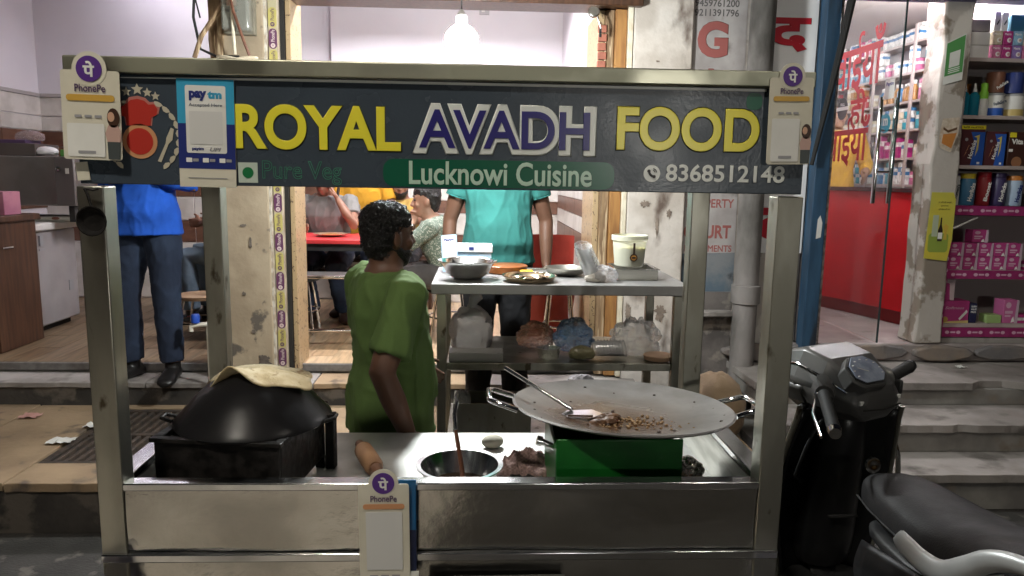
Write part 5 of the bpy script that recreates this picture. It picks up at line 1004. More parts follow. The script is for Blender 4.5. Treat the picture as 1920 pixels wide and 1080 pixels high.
# ================================================================== pharmacy
def glass_mat():
    m = bpy.data.materials.new('clear_glass'); m.use_nodes = True; n = m.node_tree.nodes; l = m.node_tree.links; n.clear()
    o = n.new('ShaderNodeOutputMaterial'); mx = n.new('ShaderNodeMixShader'); tr = n.new('ShaderNodeBsdfTransparent'); gl = n.new('ShaderNodeBsdfGlossy'); fr = n.new('ShaderNodeLayerWeight'); pw_ = n.new('ShaderNodeMath'); pw_.operation = 'POWER'; pw_.inputs[1].default_value = 3.5; ml = n.new('ShaderNodeMath'); ml.operation = 'MULTIPLY_ADD'; ml.inputs[1].default_value = .5; ml.inputs[2].default_value = .03
    tr.inputs[0].default_value = (.93,.95,.94,1); gl.inputs['Roughness'].default_value = .02; fr.inputs[0].default_value = .5
    l.new(fr.outputs['Facing'], pw_.inputs[0]); l.new(pw_.outputs[0], ml.inputs[0]); l.new(ml.outputs[0], mx.inputs[0]); l.new(tr.outputs[0], mx.inputs[1]); l.new(gl.outputs[0], mx.inputs[2]); l.new(mx.outputs[0], o.inputs[0]); return m
glass = glass_mat(); edge_m = mat('glass_edge', (.03,.05,.05), .2)
gd_ = thing('glass_door', 'frameless glass pharmacy door with red lettering and steel handles, standing open', 'door', (2.555, 5.0, .62))
GX = 2.555
G().box(GX-.005, 4.545, .635, GX+.005, 5.56, 2.90).build('pane', glass, gd_, smooth=False)
G().box(GX-.0055, 4.538, .635, GX+.0055, 4.5445, 2.90).build('pane_edge', edge_m, gd_)
G().box(GX-.03, 5.52, .62, GX+.03, 5.60, .634).build('floor_hinge', steel_bright, gd_)
for s in (-1, 1):
    G().tube([(GX+s*.05, 4.65, 1.52), (GX+s*.05, 4.65, 2.18)], .014, 14).build('handle', chrome, gd_)
for z in (1.72, 1.98): G().tube([(GX-.049, 4.65, z), (GX+.049, 4.65, z)], .008, 10).build('handle_bolt', chrome, gd_)
F = Face((GX-.0055, 5.0, 0), (0, -1, 0), (0, 0, 1), gd_)    # seen from the left side: right is towards the street
dr = ink('door_red', (.40,.012,.02))
F.text('दवाईयाँ', dr, -.14, 2.45, .78, .42, 0, .02); F.text('ही', dr, -.02, 2.14, .22, .27, 0, .02); F.text('दवाईयाँ', dr, -.20, 1.93, .70, .34, 0, .02)
F.poly(disc((-.24, 2.16), .075, 24), ink('round_dark', (.05,.05,.05)), 1, 'round_sticker'); F.text('FULL', white_ink, -.24, 2.19, .06, .02, 2, .03); F.poly(rrect(-.325, 2.15, -.155, 2.175, .004), white_ink, 2, 'sticker_band')
F.poly(rrect(.30, 2.17, .41, 2.29, .004), paper, 0, 'paper_sticker'); F.text('Paytm', deep_blue, .355, 2.26, .085, .03, 1, .04)
F.poly(disc((.34, 2.02), .06, 24), ink('teal_sticker', (.02,.22,.30)), 0, 'teal_sticker'); F.text('m', white_ink, .34, 2.03, .055, .045, 1, .03)
# red counter with curved front
rc_ = thing('red_counter', 'glossy red curved pharmacy counter behind the glass door', 'counter', (2.9, 5.9, .62))
redm = mat('red_gloss_laminate', (.60,.016,.022), .25, c2=(.52,.013,.018), scale=3)
fr_ = [(3.12, 5.0), (3.06, 5.22), (2.98, 5.5), (2.905, 5.75), (2.80, 6.0), (2.66, 6.17), (2.45, 6.26), (2.26, 6.28)]
def spl(p, k=5):
    out = []
    for i in range(len(p)-1):
        a, b, c, d = p[max(i-1, 0)], p[i], p[i+1], p[min(i+2, len(p)-1)]
        for j in range(k):
            t_ = j/k; out.append(tuple(.5*((2*b[q])+(-a[q]+c[q])*t_+(2*a[q]-5*b[q]+4*c[q]-d[q])*t_*t_+(-a[q]+3*b[q]-3*c[q]+d[q])*t_**3) for q in range(len(a))))
    return out+[p[-1]]
fs = spl(fr_); bk = [(2.26, 6.40), (3.05, 6.34), (3.22, 5.9), (3.46, 5.2), (3.46, 5.0)]
def cprism(z0, z1, off, name, m):
    pts = [(x-off, y-off*.4) for x, y in fs]; g = G(); g.prism(pts+bk, (0, 0, z0), (1, 0, 0), (0, 1, 0), (0, 0, z1-z0)); return g.build(name, m, rc_)
cprism(.622, .72, -.03, 'plinth', mat('red_plinth', (.22,.010,.012), .35)); cprism(.722, 1.585, 0, 'front', redm); cprism(1.587, 1.615, .015, 'top', mat('dark_counter_top', (.05,.02,.02), .2))
# pillar posters
def poster(label, pts, y, m, name='poster'):
    t = thing(name, label, 'poster', (sum(p[0] for p in pts)/len(pts), y, min(p[1] for p in pts))); F = Face((0, y, 0), parent=t); F.poly(pts, m, 0, 'sheet'); return F
F = poster('green and white payment poster on the peeling pillar', [(2.835, 2.25), (2.955, 2.285), (2.955, 2.56), (2.835, 2.50)], 4.565, paper)
F.poly([(2.840, 2.30), (2.950, 2.332), (2.950, 2.552), (2.840, 2.497)], ink('poster_green', (.10,.32,.10)), 1, 'green_field'); F.poly([(2.862, 2.352), (2.926, 2.372), (2.926, 2.465), (2.862, 2.442)], paper, 2, 'white_panel')
for k in range(3): F.poly([(2.86, 2.318+k*.011), (2.93, 2.338+k*.011), (2.93, 2.343+k*.011), (2.86, 2.323+k*.011)], white_ink, 2, 'small_print')
F = poster('torn orange sticker remains on the peeling pillar', [(2.845, 1.93), (2.86, 1.87), (2.93, 1.845), (2.945, 1.90), (2.965, 1.95), (2.965, 2.06), (2.86, 2.05)], 4.5645, mat('sticker_white', (.6,.52,.42), .7, c2=(.45,.36,.27), scale=30))
F.poly([(2.865, 1.90), (2.93, 1.87), (2.955, 1.965), (2.87, 1.955)], ink('sticker_orange', (.50,.20,.05)), 1, 'orange_field'); F.poly([(2.868, 1.985), (2.90, 1.965), (2.955, 1.985), (2.955, 2.0), (2.90, 1.98), (2.868, 2.0)], ink('sticker_brown', (.12,.06,.03)), 1, 'brown_band')
F = poster('yellow green advertisement poster with a dark bottle on the pillar', [(2.822, 1.18), (2.975, 1.165), (2.995, 1.30), (2.995, 1.55), (2.975, 1.598), (2.835, 1.598)], 4.563, mat('poster_yellow', (.62,.50,.05), .5, c2=(.45,.45,.09), scale=2.2))
F.poly(rrect(2.84, 1.22, 2.97, 1.34, .02), ink('poster_leaf', (.26,.34,.06)), 1, 'green_field')
for k, (w_, tx) in enumerate(((.085, 'हर दिन की अच्छी'), (.05, 'सुबह के साथ'), (.075, 'पूरी सेहत की बात'))): F.text(tx, ink('poster_text', (.10,.10,.03)), 2.925, 1.535-k*.022, w_, .015, 1, .0)
F.poly([(2.898, 1.29), (2.928, 1.29), (2.928, 1.36), (2.918, 1.395), (2.917, 1.44), (2.909, 1.44), (2.908, 1.395), (2.898, 1.36)], ink('bottle_dark', (.03,.02,.015)), 2, 'printed_bottle'); F.poly(rrect(2.899, 1.305, 2.927, 1.345, .002), white_ink, 3, 'printed_label')
F.poly(rrect(2.858, 1.32, 2.895, 1.455, .003), ink('pack_sage', (.40,.45,.32)), 2, 'printed_pack'); F.poly([(2.935, 1.30), (2.958, 1.30), (2.955, 1.345), (2.965, 1.385), (2.945, 1.40), (2.93, 1.385), (2.94, 1.345)], ink('glass_amber', (.55,.38,.06)), 2, 'printed_glass')
# ---- side shelving seen through the door
ss = thing('wall_shelving', 'tall wooden wall shelving full of medicines behind the pharmacist', 'shelving', (3.58, 6.7, .62))
shm = mat('shelf_laminate', (.44,.37,.35), .5, c2=(.36,.30,.28), scale=5); shb = mat('shelf_back', (.35,.33,.34), .6)
LV = [1.64, 1.86, 2.09, 2.32, 2.55, 2.79]
G().box(3.64, 5.05, .622, 3.655, 8.55, 2.92).build('back_panel', shb, ss)
for z in [.9, 1.3] + LV: G().box(3.50, 5.05, z-.018, 3.638, 8.55, z).build('shelf', shm, ss)
for y in (5.05, 5.50, 6.02, 6.62, 7.3, 7.95, 8.52): G().box(3.485, y, .622, 3.499, y+.03, 2.92).build('upright', shm, ss)
cols = dict(white=(.70,.69,.66), blue=(.06,.20,.40), teal=(.04,.30,.38), pink=(.55,.16,.30), red=(.42,.05,.06), yellow=(.62,.48,.06), green=(.10,.32,.12), amber=(.40,.20,.06), cream=(.60,.52,.38), violet=(.25,.17,.42), black=(.03,.03,.035), orange=(.60,.22,.04), skyblue=(.25,.45,.60), magenta=(.38,.03,.17))
cm = {k: mat('pack_'+k, v, .35, c2=tuple(q*.75 for q in v), scale=30, lo=.5, hi=.54) for k, v in cols.items()}
proto = {}
def pack(kind, colr):
    """small shelf goods: one shared mesh per kind and colour"""
    if (kind, colr) in proto: return proto[kind, colr]
    g = G(); capm = cm['white'] if colr != 'white' else cm['blue']
    if kind == 'box': g.box(-.032, -.03, 0, .032, .03, .105); g.mi = 1; g.box(-.0325, -.031, .055, .0325, .0305, .078)
    elif kind == 'flat': g.box(-.05, -.035, 0, .05, .035, .042); g.mi = 1; g.box(-.0505, -.0355, .014, .0505, .0355, .028)
    elif kind == 'tall': g.box(-.022, -.025, 0, .022, .025, .16); g.mi = 1; g.box(-.0225, -.0255, .09, .0225, .0255, .125)
    elif kind == 'bottle': g.lathe([(.020, 0), (.027, .004), (.027, .085), (.014, .105), (.012, .115)], (0, 0, 0), 14); g.mi = 1; g.lathe([(.015, .112), (.016, .114), (.016, .136), (.013, .139)], (0, 0, 0), 12)
    else: g.lathe([(.026, 0), (.032, .004), (.032, .06), (.026, .064)], (0, 0, 0), 14); g.mi = 1; g.lathe([(.033, .058), (.034, .06), (.034, .082), (.030, .085)], (0, 0, 0), 14)
    me = g.mesh(kind, 0, True, 2, (cm[colr], capm)); proto[kind, colr] = me; return me
NAMES = dict(box='medicine_box', flat='flat_packet', tall='tall_carton', bottle='medicine_bottle', jar='cream_jar')
WORD = dict(box='small %s medicine box', flat='flat %s medicine packet', tall='tall %s carton', bottle='%s medicine bottle with cap', jar='%s cream jar with lid')
rs = random.Random(11)
themes = [('jar', ('white', 'teal', 'cream')), ('bottle', ('black', 'blue', 'amber')), ('box', ('violet', 'white', 'pink', 'cream')), ('box', ('amber', 'cream', 'white', 'red')), ('tall', ('blue', 'teal', 'white', 'skyblue')), ('tall', ('red', 'pink', 'magenta', 'white'))]
for li, z in enumerate(LV):
    y = 5.16
    while y < 8.2:
        bay = sum(y > q for q in (5.5, 6.02, 6.62, 7.3, 7.95)); kind, cc = themes[(li+bay*2) % 6] if bay != 0 else themes[li]
        colr = cc[rs.randrange(len(cc))] if rs.random() < .5 else cc[bay % len(cc)]
        for lev in range(2 if kind in ('flat', 'jar') or (kind == 'box' and rs.random() < .45) else 1):
            sz = rs.uniform(.82, 1.2) if kind in ('tall', 'bottle') else rs.uniform(.9, 1.05); hh = {'box': .106, 'flat': .043, 'jar': .086}.get(kind, 0)
            o = link(NAMES[kind], pack(kind, colr)); o.location = (3.545+rs.uniform(-.015, .015), y, z+.001+lev*hh*1.05); o.rotation_euler = (0, 0, R(90)+rs.uniform(-.15, .15)); o.scale = (1, 1, sz if lev == 0 and kind in ('tall', 'bottle') else 1)
            tag(o, (WORD[kind] % colr) + ' on the wall shelving behind the pharmacist', kind if kind in ('box', 'bottle', 'jar') else ('packet' if kind == 'flat' else 'carton'), 'goods on the wall shelving')
        y += {'box': .082, 'flat': .115, 'tall': .062, 'bottle': .072, 'jar': .074}[kind]*rs.uniform(.95, 1.06)
        if any(abs(y-q) < .05 for q in (5.50, 6.02, 6.62, 7.3, 7.95)): y += .07
# ---- street display shelves right of the pillar
ds = thing('display_shelving', 'street facing pharmacy display shelves right of the peeling pillar', 'shelving', (3.8, 4.75, .65))
LD = [.745, 1.10, 1.485, 1.77, 2.08, 2.43]
G().box(3.005, 4.96, .66, 4.6, 4.98, 2.83).build('back_panel', mat('display_back', (.40,.36,.36), .6), ds)
G().box(3.004, 4.62, .66, 3.022, 4.958, 2.83).build('side_panel', shm, ds)
for z in LD: G().box(3.024, 4.63, z-.022, 4.6, 4.958, z).build('shelf', shm, ds)
G().box(3.02, 4.61, .622, 4.6, 4.98, .655).build('plinth', concrete, ds)
pinkm = mat('magenta_trim', (.30,.03,.13), .45, c2=(.26,.02,.11), scale=20)
for z0, z1 in ((.662, .722), (1.045, 1.10), (1.455, 1.515)): 
    b_ = G().box(3.023, 4.612, z0, 4.6, 4.628, z1).build('printed_trim', pinkm, ds)
    F = Face((0, 4.6118, (z0+z1)/2), parent=ds)
    F.polys([[(3.06+k*.075+.014*math.cos(a), .011*math.sin(a)) for a in [2*math.pi*j/12 for j in range(12)]] for k in range(9)], ink('trim_pink', (.60,.38,.48)), 0, 'trim_marks')
    F.polys([rrect(3.08+k*.15, -.005, 3.115+k*.15, .006, .002) for k in range(5)], ink('trim_pink', (.60,.38,.48)), 0, 'trim_words')
b_ = G().box(2.995, 4.606, .724, 3.022, 4.619, 1.454).build('printed_trim', pinkm, ds); F = Face((3.0085, 4.6055, 0), parent=ds)
F.polys([[(.009*math.cos(a), .80+k*.075+.013*math.sin(a)) for a in [2*math.pi*j/12 for j in range(12)]] for k in range(9)], ink('trim_pink', (.60,.38,.48)), 0, 'trim_marks')
GR = 'goods on the street display shelves'
def carton(label, x0, x1, z0, z1, m, y=4.66, dep=.09, name='carton', cat='carton', deco=None):
    t = thing(name, label, cat, ((x0+x1)/2, y+dep/2, z0), group=GR)
    G().box(x0, y, z0+.001, x1, y+dep, z1).build('box', m, t, bevel=.003)
    if deco: deco(Face((x0, y-.0004, z0), parent=t), x1-x0, z1-z0)
    return t
brown = ink('choc_brown', (.075,.022,.025)); blue_b = ink('pack_bright_blue', (.025,.10,.42))
def horl(F, w, h):
    F.poly([(w*.5, 0), (w, 0), (w, h*.93), (w*.42, h*.93), (w*.62, h*.6)], blue_b, 0, 'blue_field'); F.poly([(w*.55, h*.80), (w*.78, h*.86), (w*.76, h*.45), (w*.66, h*.25), (w*.70, h*.6), (w*.68, h*.78)], ink('swoosh_gold', (.62,.50,.12)), 1, 'gold_swoosh')
    F.text('Horlicks', white_ink, w*.52, h*.45, h*.52, w*.17, 2, .03, rot=R(78)); F.poly(disc((w*.26, h*.72), w*.065, 16), grey_ink, 1, 'round_seal'); F.poly(rrect(w*.76, h*.04, w*.87, h*.10, .001), white_ink, 2, 'veg_square')
    for k in range(3): F.poly([(w*.2+k*w*.05, h*.25+k*h*.1), (w*.3+k*w*.05, h*.36+k*h*.1), (w*.28+k*w*.05, h*.37+k*h*.1)], salmon_ink, 1, 'almond_print')
def horl_sv(F, w, h):
    horl(F, w, h*.9); F.poly([(0, h*.905), (w, h*.905), (w, h), (0, h)], ink('value_yellow', (.72,.62,.03)), 1, 'value_strip'); F.text('SUPER VALUE PACK', black_ink, w*.5, h*.952, w*.82, h*.05, 2, .02)
carton('large brown and blue drink carton with yellow strip on top', 3.045, 3.205, 1.77, 2.02, brown, deco=horl_sv); carton('brown and blue drink carton beside the one with a yellow strip', 3.215, 3.345, 1.77, 1.985, brown, deco=horl)
def vit(F, w, h): F.text('Vita', white_ink, w*.36, h*.72, w*.5, h*.16, 1, .04); F.poly(rrect(w*.02, h*.84, w*.3, h*.98, .002), ink('value_yellow', (.72,.62,.03)), 1, 'yellow_tag'); F.poly(disc((w*.4, h*.12), w*.22, 18), ink('cup_brown', (.30,.14,.07)), 1, 'cup_print'); F.poly(rrect(w*.03, h*.42, w*.2, h*.5, .002), white_ink, 1, 'weight_print')
carton('dark brown drink carton with white lettering at the frame edge', 3.365, 3.52, 1.77, 1.985, ink('dark_choc', (.05,.02,.015)), deco=vit)
def shaped(label, x, z, prof, mats, y=4.72, name='bottle', cat='bottle', n=22, txt=None, grp=GR):
    t = thing(name, label, cat, (x, y, z), group=grp)
    for nm, pr_, m_ in zip(('body', 'band', 'cap'), prof, mats):
        if pr_: G().lathe([(r_, q+.001) for r_, q in pr_], (x, y, z), n).build(nm, m_, t)
    if txt: r0 = max(r_ for r_, q in prof[0])+.002; F = Face((x, y-r0, z), parent=t); F.text(txt[0], txt[1], txt[2], txt[3], txt[4], txt[5], 0, .03, rot=R(txt[6]))
    return t
mw = mat('blue_mouthwash', (.02,.30,.45), .1, trans=.5); cp = white_paint
for x, y in ((3.07, 4.70), (3.115, 4.78), (3.135, 4.70)):
    shaped('clear bottle of bright blue mouthwash with white spout', x, 2.08, ([(.028, 0), (.031, .004), (.031, .125), (.020, .142), (.011, .15)], None, [(.012, .15), (.012, .165), (.008, .168), (.006, .20), (.003, .203)]), (mw, None, cp), y)
shaped('white and lime green bottle beside the blue mouthwash', 3.195, 2.08, ([(.026, 0), (.029, .004), (.029, .10), (.024, .108)], None, [(.025, .108), (.026, .112), (.024, .15), (.020, .155), (.020, .20), (.016, .205)]), (white_paint, None, ink('lime', (.25,.60,.05))), 4.70)
shaped('round white and blue milk powder tin on the display shelf', 3.28, 2.08, ([(.052, 0), (.055, .003), (.055, .125), (.052, .13)], [(.0555, .005), (.0557, .006), (.0557, .05), (.0555, .051)], [(.055, .13), (.057, .132), (.057, .142), (.05, .144)]), (white_paint, blue_b, grey_ink), 4.72, 'tin', 'tin', 28, ('PediaSure', ink('slate', (.1, .12, .16)), 0, .085, .085, .022, 18))
shaped('round cream and gold milk powder tin on the display shelf', 3.41, 2.08, ([(.060, 0), (.063, .003), (.063, .125), (.060, .13)], [(.0635, .005), (.0637, .006), (.0637, .045), (.0635, .046)], [(.063, .13), (.065, .132), (.065, .142), (.058, .144)]), (white_paint, ink('tin_gold', (.55,.42,.15)), grey_ink), 4.73, 'tin', 'tin', 28)
shaped('brown chocolate powder tin stacked at the back of the shelf', 3.275, 2.225, ([(.048, 0), (.052, .003), (.052, .125), (.048, .13)], None, None), (ink('tin_brown', (.17,.07,.04)), None, None), 4.72, 'tin', 'tin', 26, ('PediaSure', white_ink, .01, .05, .08, .02, 35))
shaped('navy blue powder tin stacked at the back of the shelf', 3.40, 2.225, ([(.055, 0), (.059, .003), (.059, .125), (.055, .13)], None, None), (ink('tin_navy', (.03,.05,.20)), None, None), 4.73, 'tin', 'tin', 26)
for k, x in enumerate((3.10, 3.145, 3.19)): carton('small orange medicine carton standing behind the mouthwash bottles', x-.018, x+.018, 2.08, 2.30, cm['orange'], 4.85, .05)
# top shelf
for z in (2.43, 2.51): carton('wide plain white carton stacked on the top display shelf', 3.03, 3.17, z, z+.079, paper, 4.66, .14)
for z, cs in ((2.43, ('pink', 'magenta', 'violet', 'pink')), (2.515, ('cream', 'magenta', 'skyblue', 'cream'))):
    for k, c_ in enumerate(cs): carton('small %s hair colour carton on the top display shelf' % c_, 3.19+k*.066, 3.25+k*.066, z, z+.084, cm[c_], 4.66, .05, deco=lambda F, w, h: (F.poly(disc((w*.62, h*.35), w*.24, 16), white_ink, 0, 'hair_print'), F.poly(disc((w*.7, h*.35), w*.15, 14), pink_ink, 1, 'face_print'), F.text('Matrix', white_ink, w*.45, h*.78, w*.7, h*.16, 0, .03)))
carton('grey carton lying on top of the plain white cartons', 3.035, 3.165, 2.591, 2.665, mat('grey_card', (.30,.28,.28), .6), 4.66, .12)
for x in (3.215, 3.262): carton('tall narrow white carton with a dark figure on the top row', x-.02, x+.02, 2.60, 2.715, paper, 4.67, .04, deco=lambda F, w, h: F.poly([(w*.3, h*.35), (w*.5, h*.5), (w*.8, h*.62), (w*.7, h*.45), (w*.45, h*.3)], slate_ink, 0, 'figure_print'))
carton('dark teal carton with a line drawing on the top row', 3.30, 3.45, 2.60, 2.70, ink('teal_dark', (.03,.12,.17)), 4.67, .05)
# bottles and pouches above the pink trim
def pouch(label, x0, x1, z, h, m, top, txt, tm, y=4.68, lean=0):
    t = thing('jar_pouch', label, 'jar', ((x0+x1)/2, y, z), group=GR); w = (x1-x0)/2; cx_ = (x0+x1)/2
    G().lathe([(w*.94, .001), (w, .006), (w, h*.78), (w*.92, h*.84)], (cx_, y+w, z), 24).build('jar', m, t)
    G().lathe([(w*.93, h*.842), (w*.95, h*.85), (w*.95, h*.98), (w*.9, h)], (cx_, y+w, z), 24).build('lid', top, t)
    Face((cx_, y-.002, z), parent=t).text(txt, tm, 0, h*.42, h*.58, w*.62, 0, .04, rot=R(80))
pouch('white nutrition jar with grey lettering', 3.035, 3.105, 1.515, .19, white_paint, white_paint, "Women's", slate_ink); pouch('blue nutrition jar with yellow lid', 3.12, 3.215, 1.515, .205, mat('jar_blue', (.05,.16,.28), .3), ink('lid_yellow', (.62,.48,.04)), 'Horlicks', white_ink)
pouch('red nutrition jar with white lettering', 3.23, 3.315, 1.515, .215, ink('jar_red', (.28,.02,.025)), ink('lid_red', (.35,.02,.03)), 'Boost', white_ink); pouch('dark purple nutrition jar with white lettering', 3.33, 3.42, 1.515, .21, ink('jar_dark', (.04,.03,.09)), ink('lid_dark', (.03,.02,.06)), 'Horlicks', white_ink)
pouch('white and blue nutrition jar with orange lid', 3.435, 3.53, 1.515, .195, ink('jar_bluewhite', (.35,.45,.58)), ink('lid_orange', (.55,.20,.04)), 'Horlicks', deep_blue)
for k in range(4): carton('clear wrapped red carton standing behind the nutrition jars', 3.04+k*.13, 3.15+k*.13, 1.485, 1.72, cm['red'] if k % 2 == 0 else cm['violet'], 4.86, .06)
# pink hygiene packs
def pinkpack(F, w, h):
    F.poly([(w*.78, 0), (w, 0), (w, h), (w*.86, h)], ink('pack_lilac', (.50,.38,.45)), 0, 'side_print'); F.poly([(w*.30+w*.18*math.cos(a), h*.78+h*.13*math.sin(a)) for a in [2*math.pi*j/14 for j in range(14)]], ink('trim_pink', (.60,.38,.48)), 1, 'leaf_mark')
    F.polys([rrect(w*.1, h*.42, w*.62, h*.54, .002), rrect(w*.1, h*.28, w*.5, h*.36, .002)], ink('trim_pink', (.60,.38,.48)), 1, 'word_print'); F.poly([(w*.55, h*.03), (w*.78, h*.08), (w*.7, h*.3), (w*.6, h*.2)], white_ink, 1, 'white_swirl')
pk = ink('pack_pink', (.42,.05,.20))
for r_ in range(2):
    for k in range(5): carton('magenta hygiene pack in the double row on the pink shelf', 3.05+k*.098, 3.143+k*.098, 1.10+r_*.088, 1.187+r_*.088, pk, 4.655, .08, 'hygiene_pack', 'pack', pinkpack)
carton('single magenta hygiene pack lying on top of the double row', 3.195, 3.30, 1.277, 1.36, pk, 4.66, .08, 'hygiene_pack', 'pack', pinkpack)
carton('tall white and magenta pack standing on the lowest shelf', 3.05, 3.115, .895, 1.035, ink('pack_whitepink', (.62,.50,.52)), 4.66, .07, 'hygiene_pack', 'pack', lambda F, w, h: F.poly([(0, 0), (w*.55, 0), (w*.4, h*.8), (0, h*.85)], pk, 0, 'magenta_field'))
def bigpk(F, w, h): F.text('Softness', ink('trim_pink', (.60,.38,.48)), w*.45, h*.68, w*.72, h*.12, 0, .02, slant=.3); F.poly(disc((w*.12, h*.16), h*.13, 16), ink('seal_gold', (.45,.30,.08)), 0, 'gold_seal'); F.poly([(0, 0), (w, 0), (w, h*.12), (w*.3, h*.08)], ink('pack_yellow', (.60,.50,.20)), 0, 'yellow_wave'); F.poly([(w*.68, h*.12), (w*.95, h*.5), (w*.9, h*.6), (w*.62, h*.2)], white_ink, 1, 'pad_print')
carton('wide magenta hygiene pack on the lowest shelf', 3.045, 3.225, .745, .893, pk, 4.66, .12, 'hygiene_pack', 'pack', bigpk)
carton('dark navy value pack beside the wide magenta pack', 3.232, 3.28, .745, .875, ink('pack_navy', (.02,.02,.06)), 4.66, .1, 'hygiene_pack', 'pack', lambda F, w, h: [F.text(s_, white_ink, w*.5, h*(.85-.14*k), w*.75, h*.09, 0, .02) for k, s_ in enumerate(('SUPER', 'VALUE', 'PACK'))])
carton('low green and cream soap pack on the lowest shelf', 3.35, 3.45, .745, .80, ink('soap_green', (.30,.42,.16)), 4.66, .08, 'soap_pack', 'pack'); carton('low dark pack behind the green soap pack', 3.285, 3.34, .745, .84, ink('pack_grey', (.10,.09,.10)), 4.74, .08, 'soap_pack', 'pack')
carton('magenta and white pack at the end of the lowest shelf', 3.46, 3.56, .745, .90, ink('pack_rose', (.48,.12,.28)), 4.66, .1, 'hygiene_pack', 'pack', pinkpack)
g = G(); g.tube([(3.04, 4.64, 1.365), (3.20, 4.64, 1.44)], .006, 6); solo(g, 'price_strip', white_paint, 'thin white stick propped across the pink shelf', 'stick')

# the display goes on to the right with the same sort of stock
for li, z in enumerate(LD):
    x = 3.62 if li < 3 else 3.58
    while x < 4.5:
        kind, cc = [('flat', ('magenta', 'pink')), ('flat', ('magenta', 'pink')), ('jar', ('blue', 'red', 'white')), ('box', ('amber', 'blue', 'red')), ('bottle', ('teal', 'white', 'green')), ('tall', ('pink', 'violet', 'cream'))][li]
        colr = cc[rs.randrange(len(cc))]; o = link(NAMES[kind], pack(kind, colr)); o.location = (x, 4.70, z+.001+(.031 if li == 2 else 0)*0); o.scale = (1.15, 1.15, 1.35)
        tag(o, (WORD[kind] % colr) + ' on the street display shelves', kind if kind in ('box', 'bottle', 'jar') else ('packet' if kind == 'flat' else 'carton'), 'goods on the street display shelves'); x += .135 if kind == 'flat' else .092
# ================================================================== scooter (local: x right, y forward, z up)
sc_ = thing('scooter', 'grey and black motor scooter parked beside the cart, facing the stairs', 'scooter', (1.24, 1.93, 0), R(3))
paint = mat('scooter_grey_paint', (.105,.104,.10), .42, .2, c2=(.085,.083,.08), scale=5, coat=.15); silver = mat('grab_rail_silver', (.46,.47,.47), .38, .3, c2=(.40,.41,.41), scale=6)
vinyl = mat('seat_vinyl', (.026,.025,.026), .58, c2=(.020,.019,.020), scale=9, bump=.14, bscale=220, rvar=.1, spec=.3); blk = mat('scooter_black', (.010,.010,.011), .30, c2=(.016,.016,.017), scale=8, rvar=.15)
olive = mat('tail_paint', (.10,.095,.075), .3, .3, coat=.5)
def sring(cx_, y, cz, w, h, p=2.6, n=24, tilt=0):
    out = []
    for k in range(n):
        a = 2*math.pi*k/n; c, s = math.cos(a), math.sin(a)
        x = w*math.copysign(abs(c)**(2/p), c); z = h*math.copysign(abs(s)**(2/p), s)
        out.append(V(cx_+x, y+z*tilt, cz+z))
    return out
def L(g, name, m, parent=None, sub=0, bevel=0):
    o = g.build(name, m, parent or sc_, local=True, bevel=bevel)
    if sub: md = o.modifiers.new('sub', 'SUBSURF'); md.levels = sub; md.render_levels = sub
    return o
def pipe(pts, r_, name, m, n=10, k=4): g = G(); g.tube(spl([tuple(p) for p in pts], k), r_, n); return L(g, name, m)
# wheels
mw_ = Matrix.Rotation(R(90), 3, 'Y')
for y, r_, nm in ((.60, .205, 'wheel'), (-.62, .205, 'wheel')):
    g = G(); g.lathe([(r_-.055, -.035), (r_-.02, -.045), (r_-.004, -.025), (r_, 0), (r_-.004, .025), (r_-.02, .045), (r_-.055, .035)], (0, y, r_+.001), 36, mw_); w_ = L(g, nm, rubber)
    g = G(); g.lathe([(.02, -.04), (.05, -.035), (.06, -.01), (r_-.06, -.028), (r_-.05, -.032), (r_-.05, .032), (r_-.06, .028), (.06, .01), (.05, .035), (.02, .04)], (0, y, r_+.001), 30, mw_); L(g, 'rim', steel, w_)
pipe([(0, .60, .22), (0, .56, .40), (0, .48, .70), (0, .45, .92)], .028, 'fork', black_iron)
g = G(); g.loft([sring(0, y, z, w, h) for y, z, w, h in ((.80, .34, .03, .02), (.74, .405, .062, .03), (.60, .445, .070, .032), (.47, .40, .066, .03), (.42, .34, .04, .02))]); L(g, 'front_mudguard', paint, sub=1)
# leg shield (front apron) as a curved shell, with inner black panel
def apron(u, v, d=0):
    x = (u-.5)*2; w = .155+.035*math.sin(math.pi*min(1, v*1.05)) + .02*v; z = .27+.655*v
    y = .52 - .10*v + .03*math.sin(math.pi*v) - .075*abs(x)**2.2
    return V(x*w, y+d, z)
g = G(); g.sheet(lambda u, v: apron(u, v, .03), 20, 18); o = L(g, 'leg_shield', paint); md = o.modifiers.new('s', 'SOLIDIFY'); md.thickness = .014
g = G(); g.sheet(lambda u, v: apron(u*.97+.015, v*.97+.01, .008), 20, 18); o = L(g, 'inner_panel', blk); md = o.modifiers.new('s', 'SOLIDIFY'); md.thickness = .012
for s in (0, 1): g = G(); g.tube([apron(s, k/14, .012) for k in range(15)], .010, 8); L(g, 'edge_guard', steel_post)
pipe([(-.20, .47, .78), (-.235, .44, .70), (-.245, .46, .50), (-.19, .52, .33)], .009, 'crash_bar', chrome); pipe([(.20, .47, .80), (.235, .44, .72), (.245, .46, .50), (.19, .52, .33)], .009, 'crash_bar', chrome)
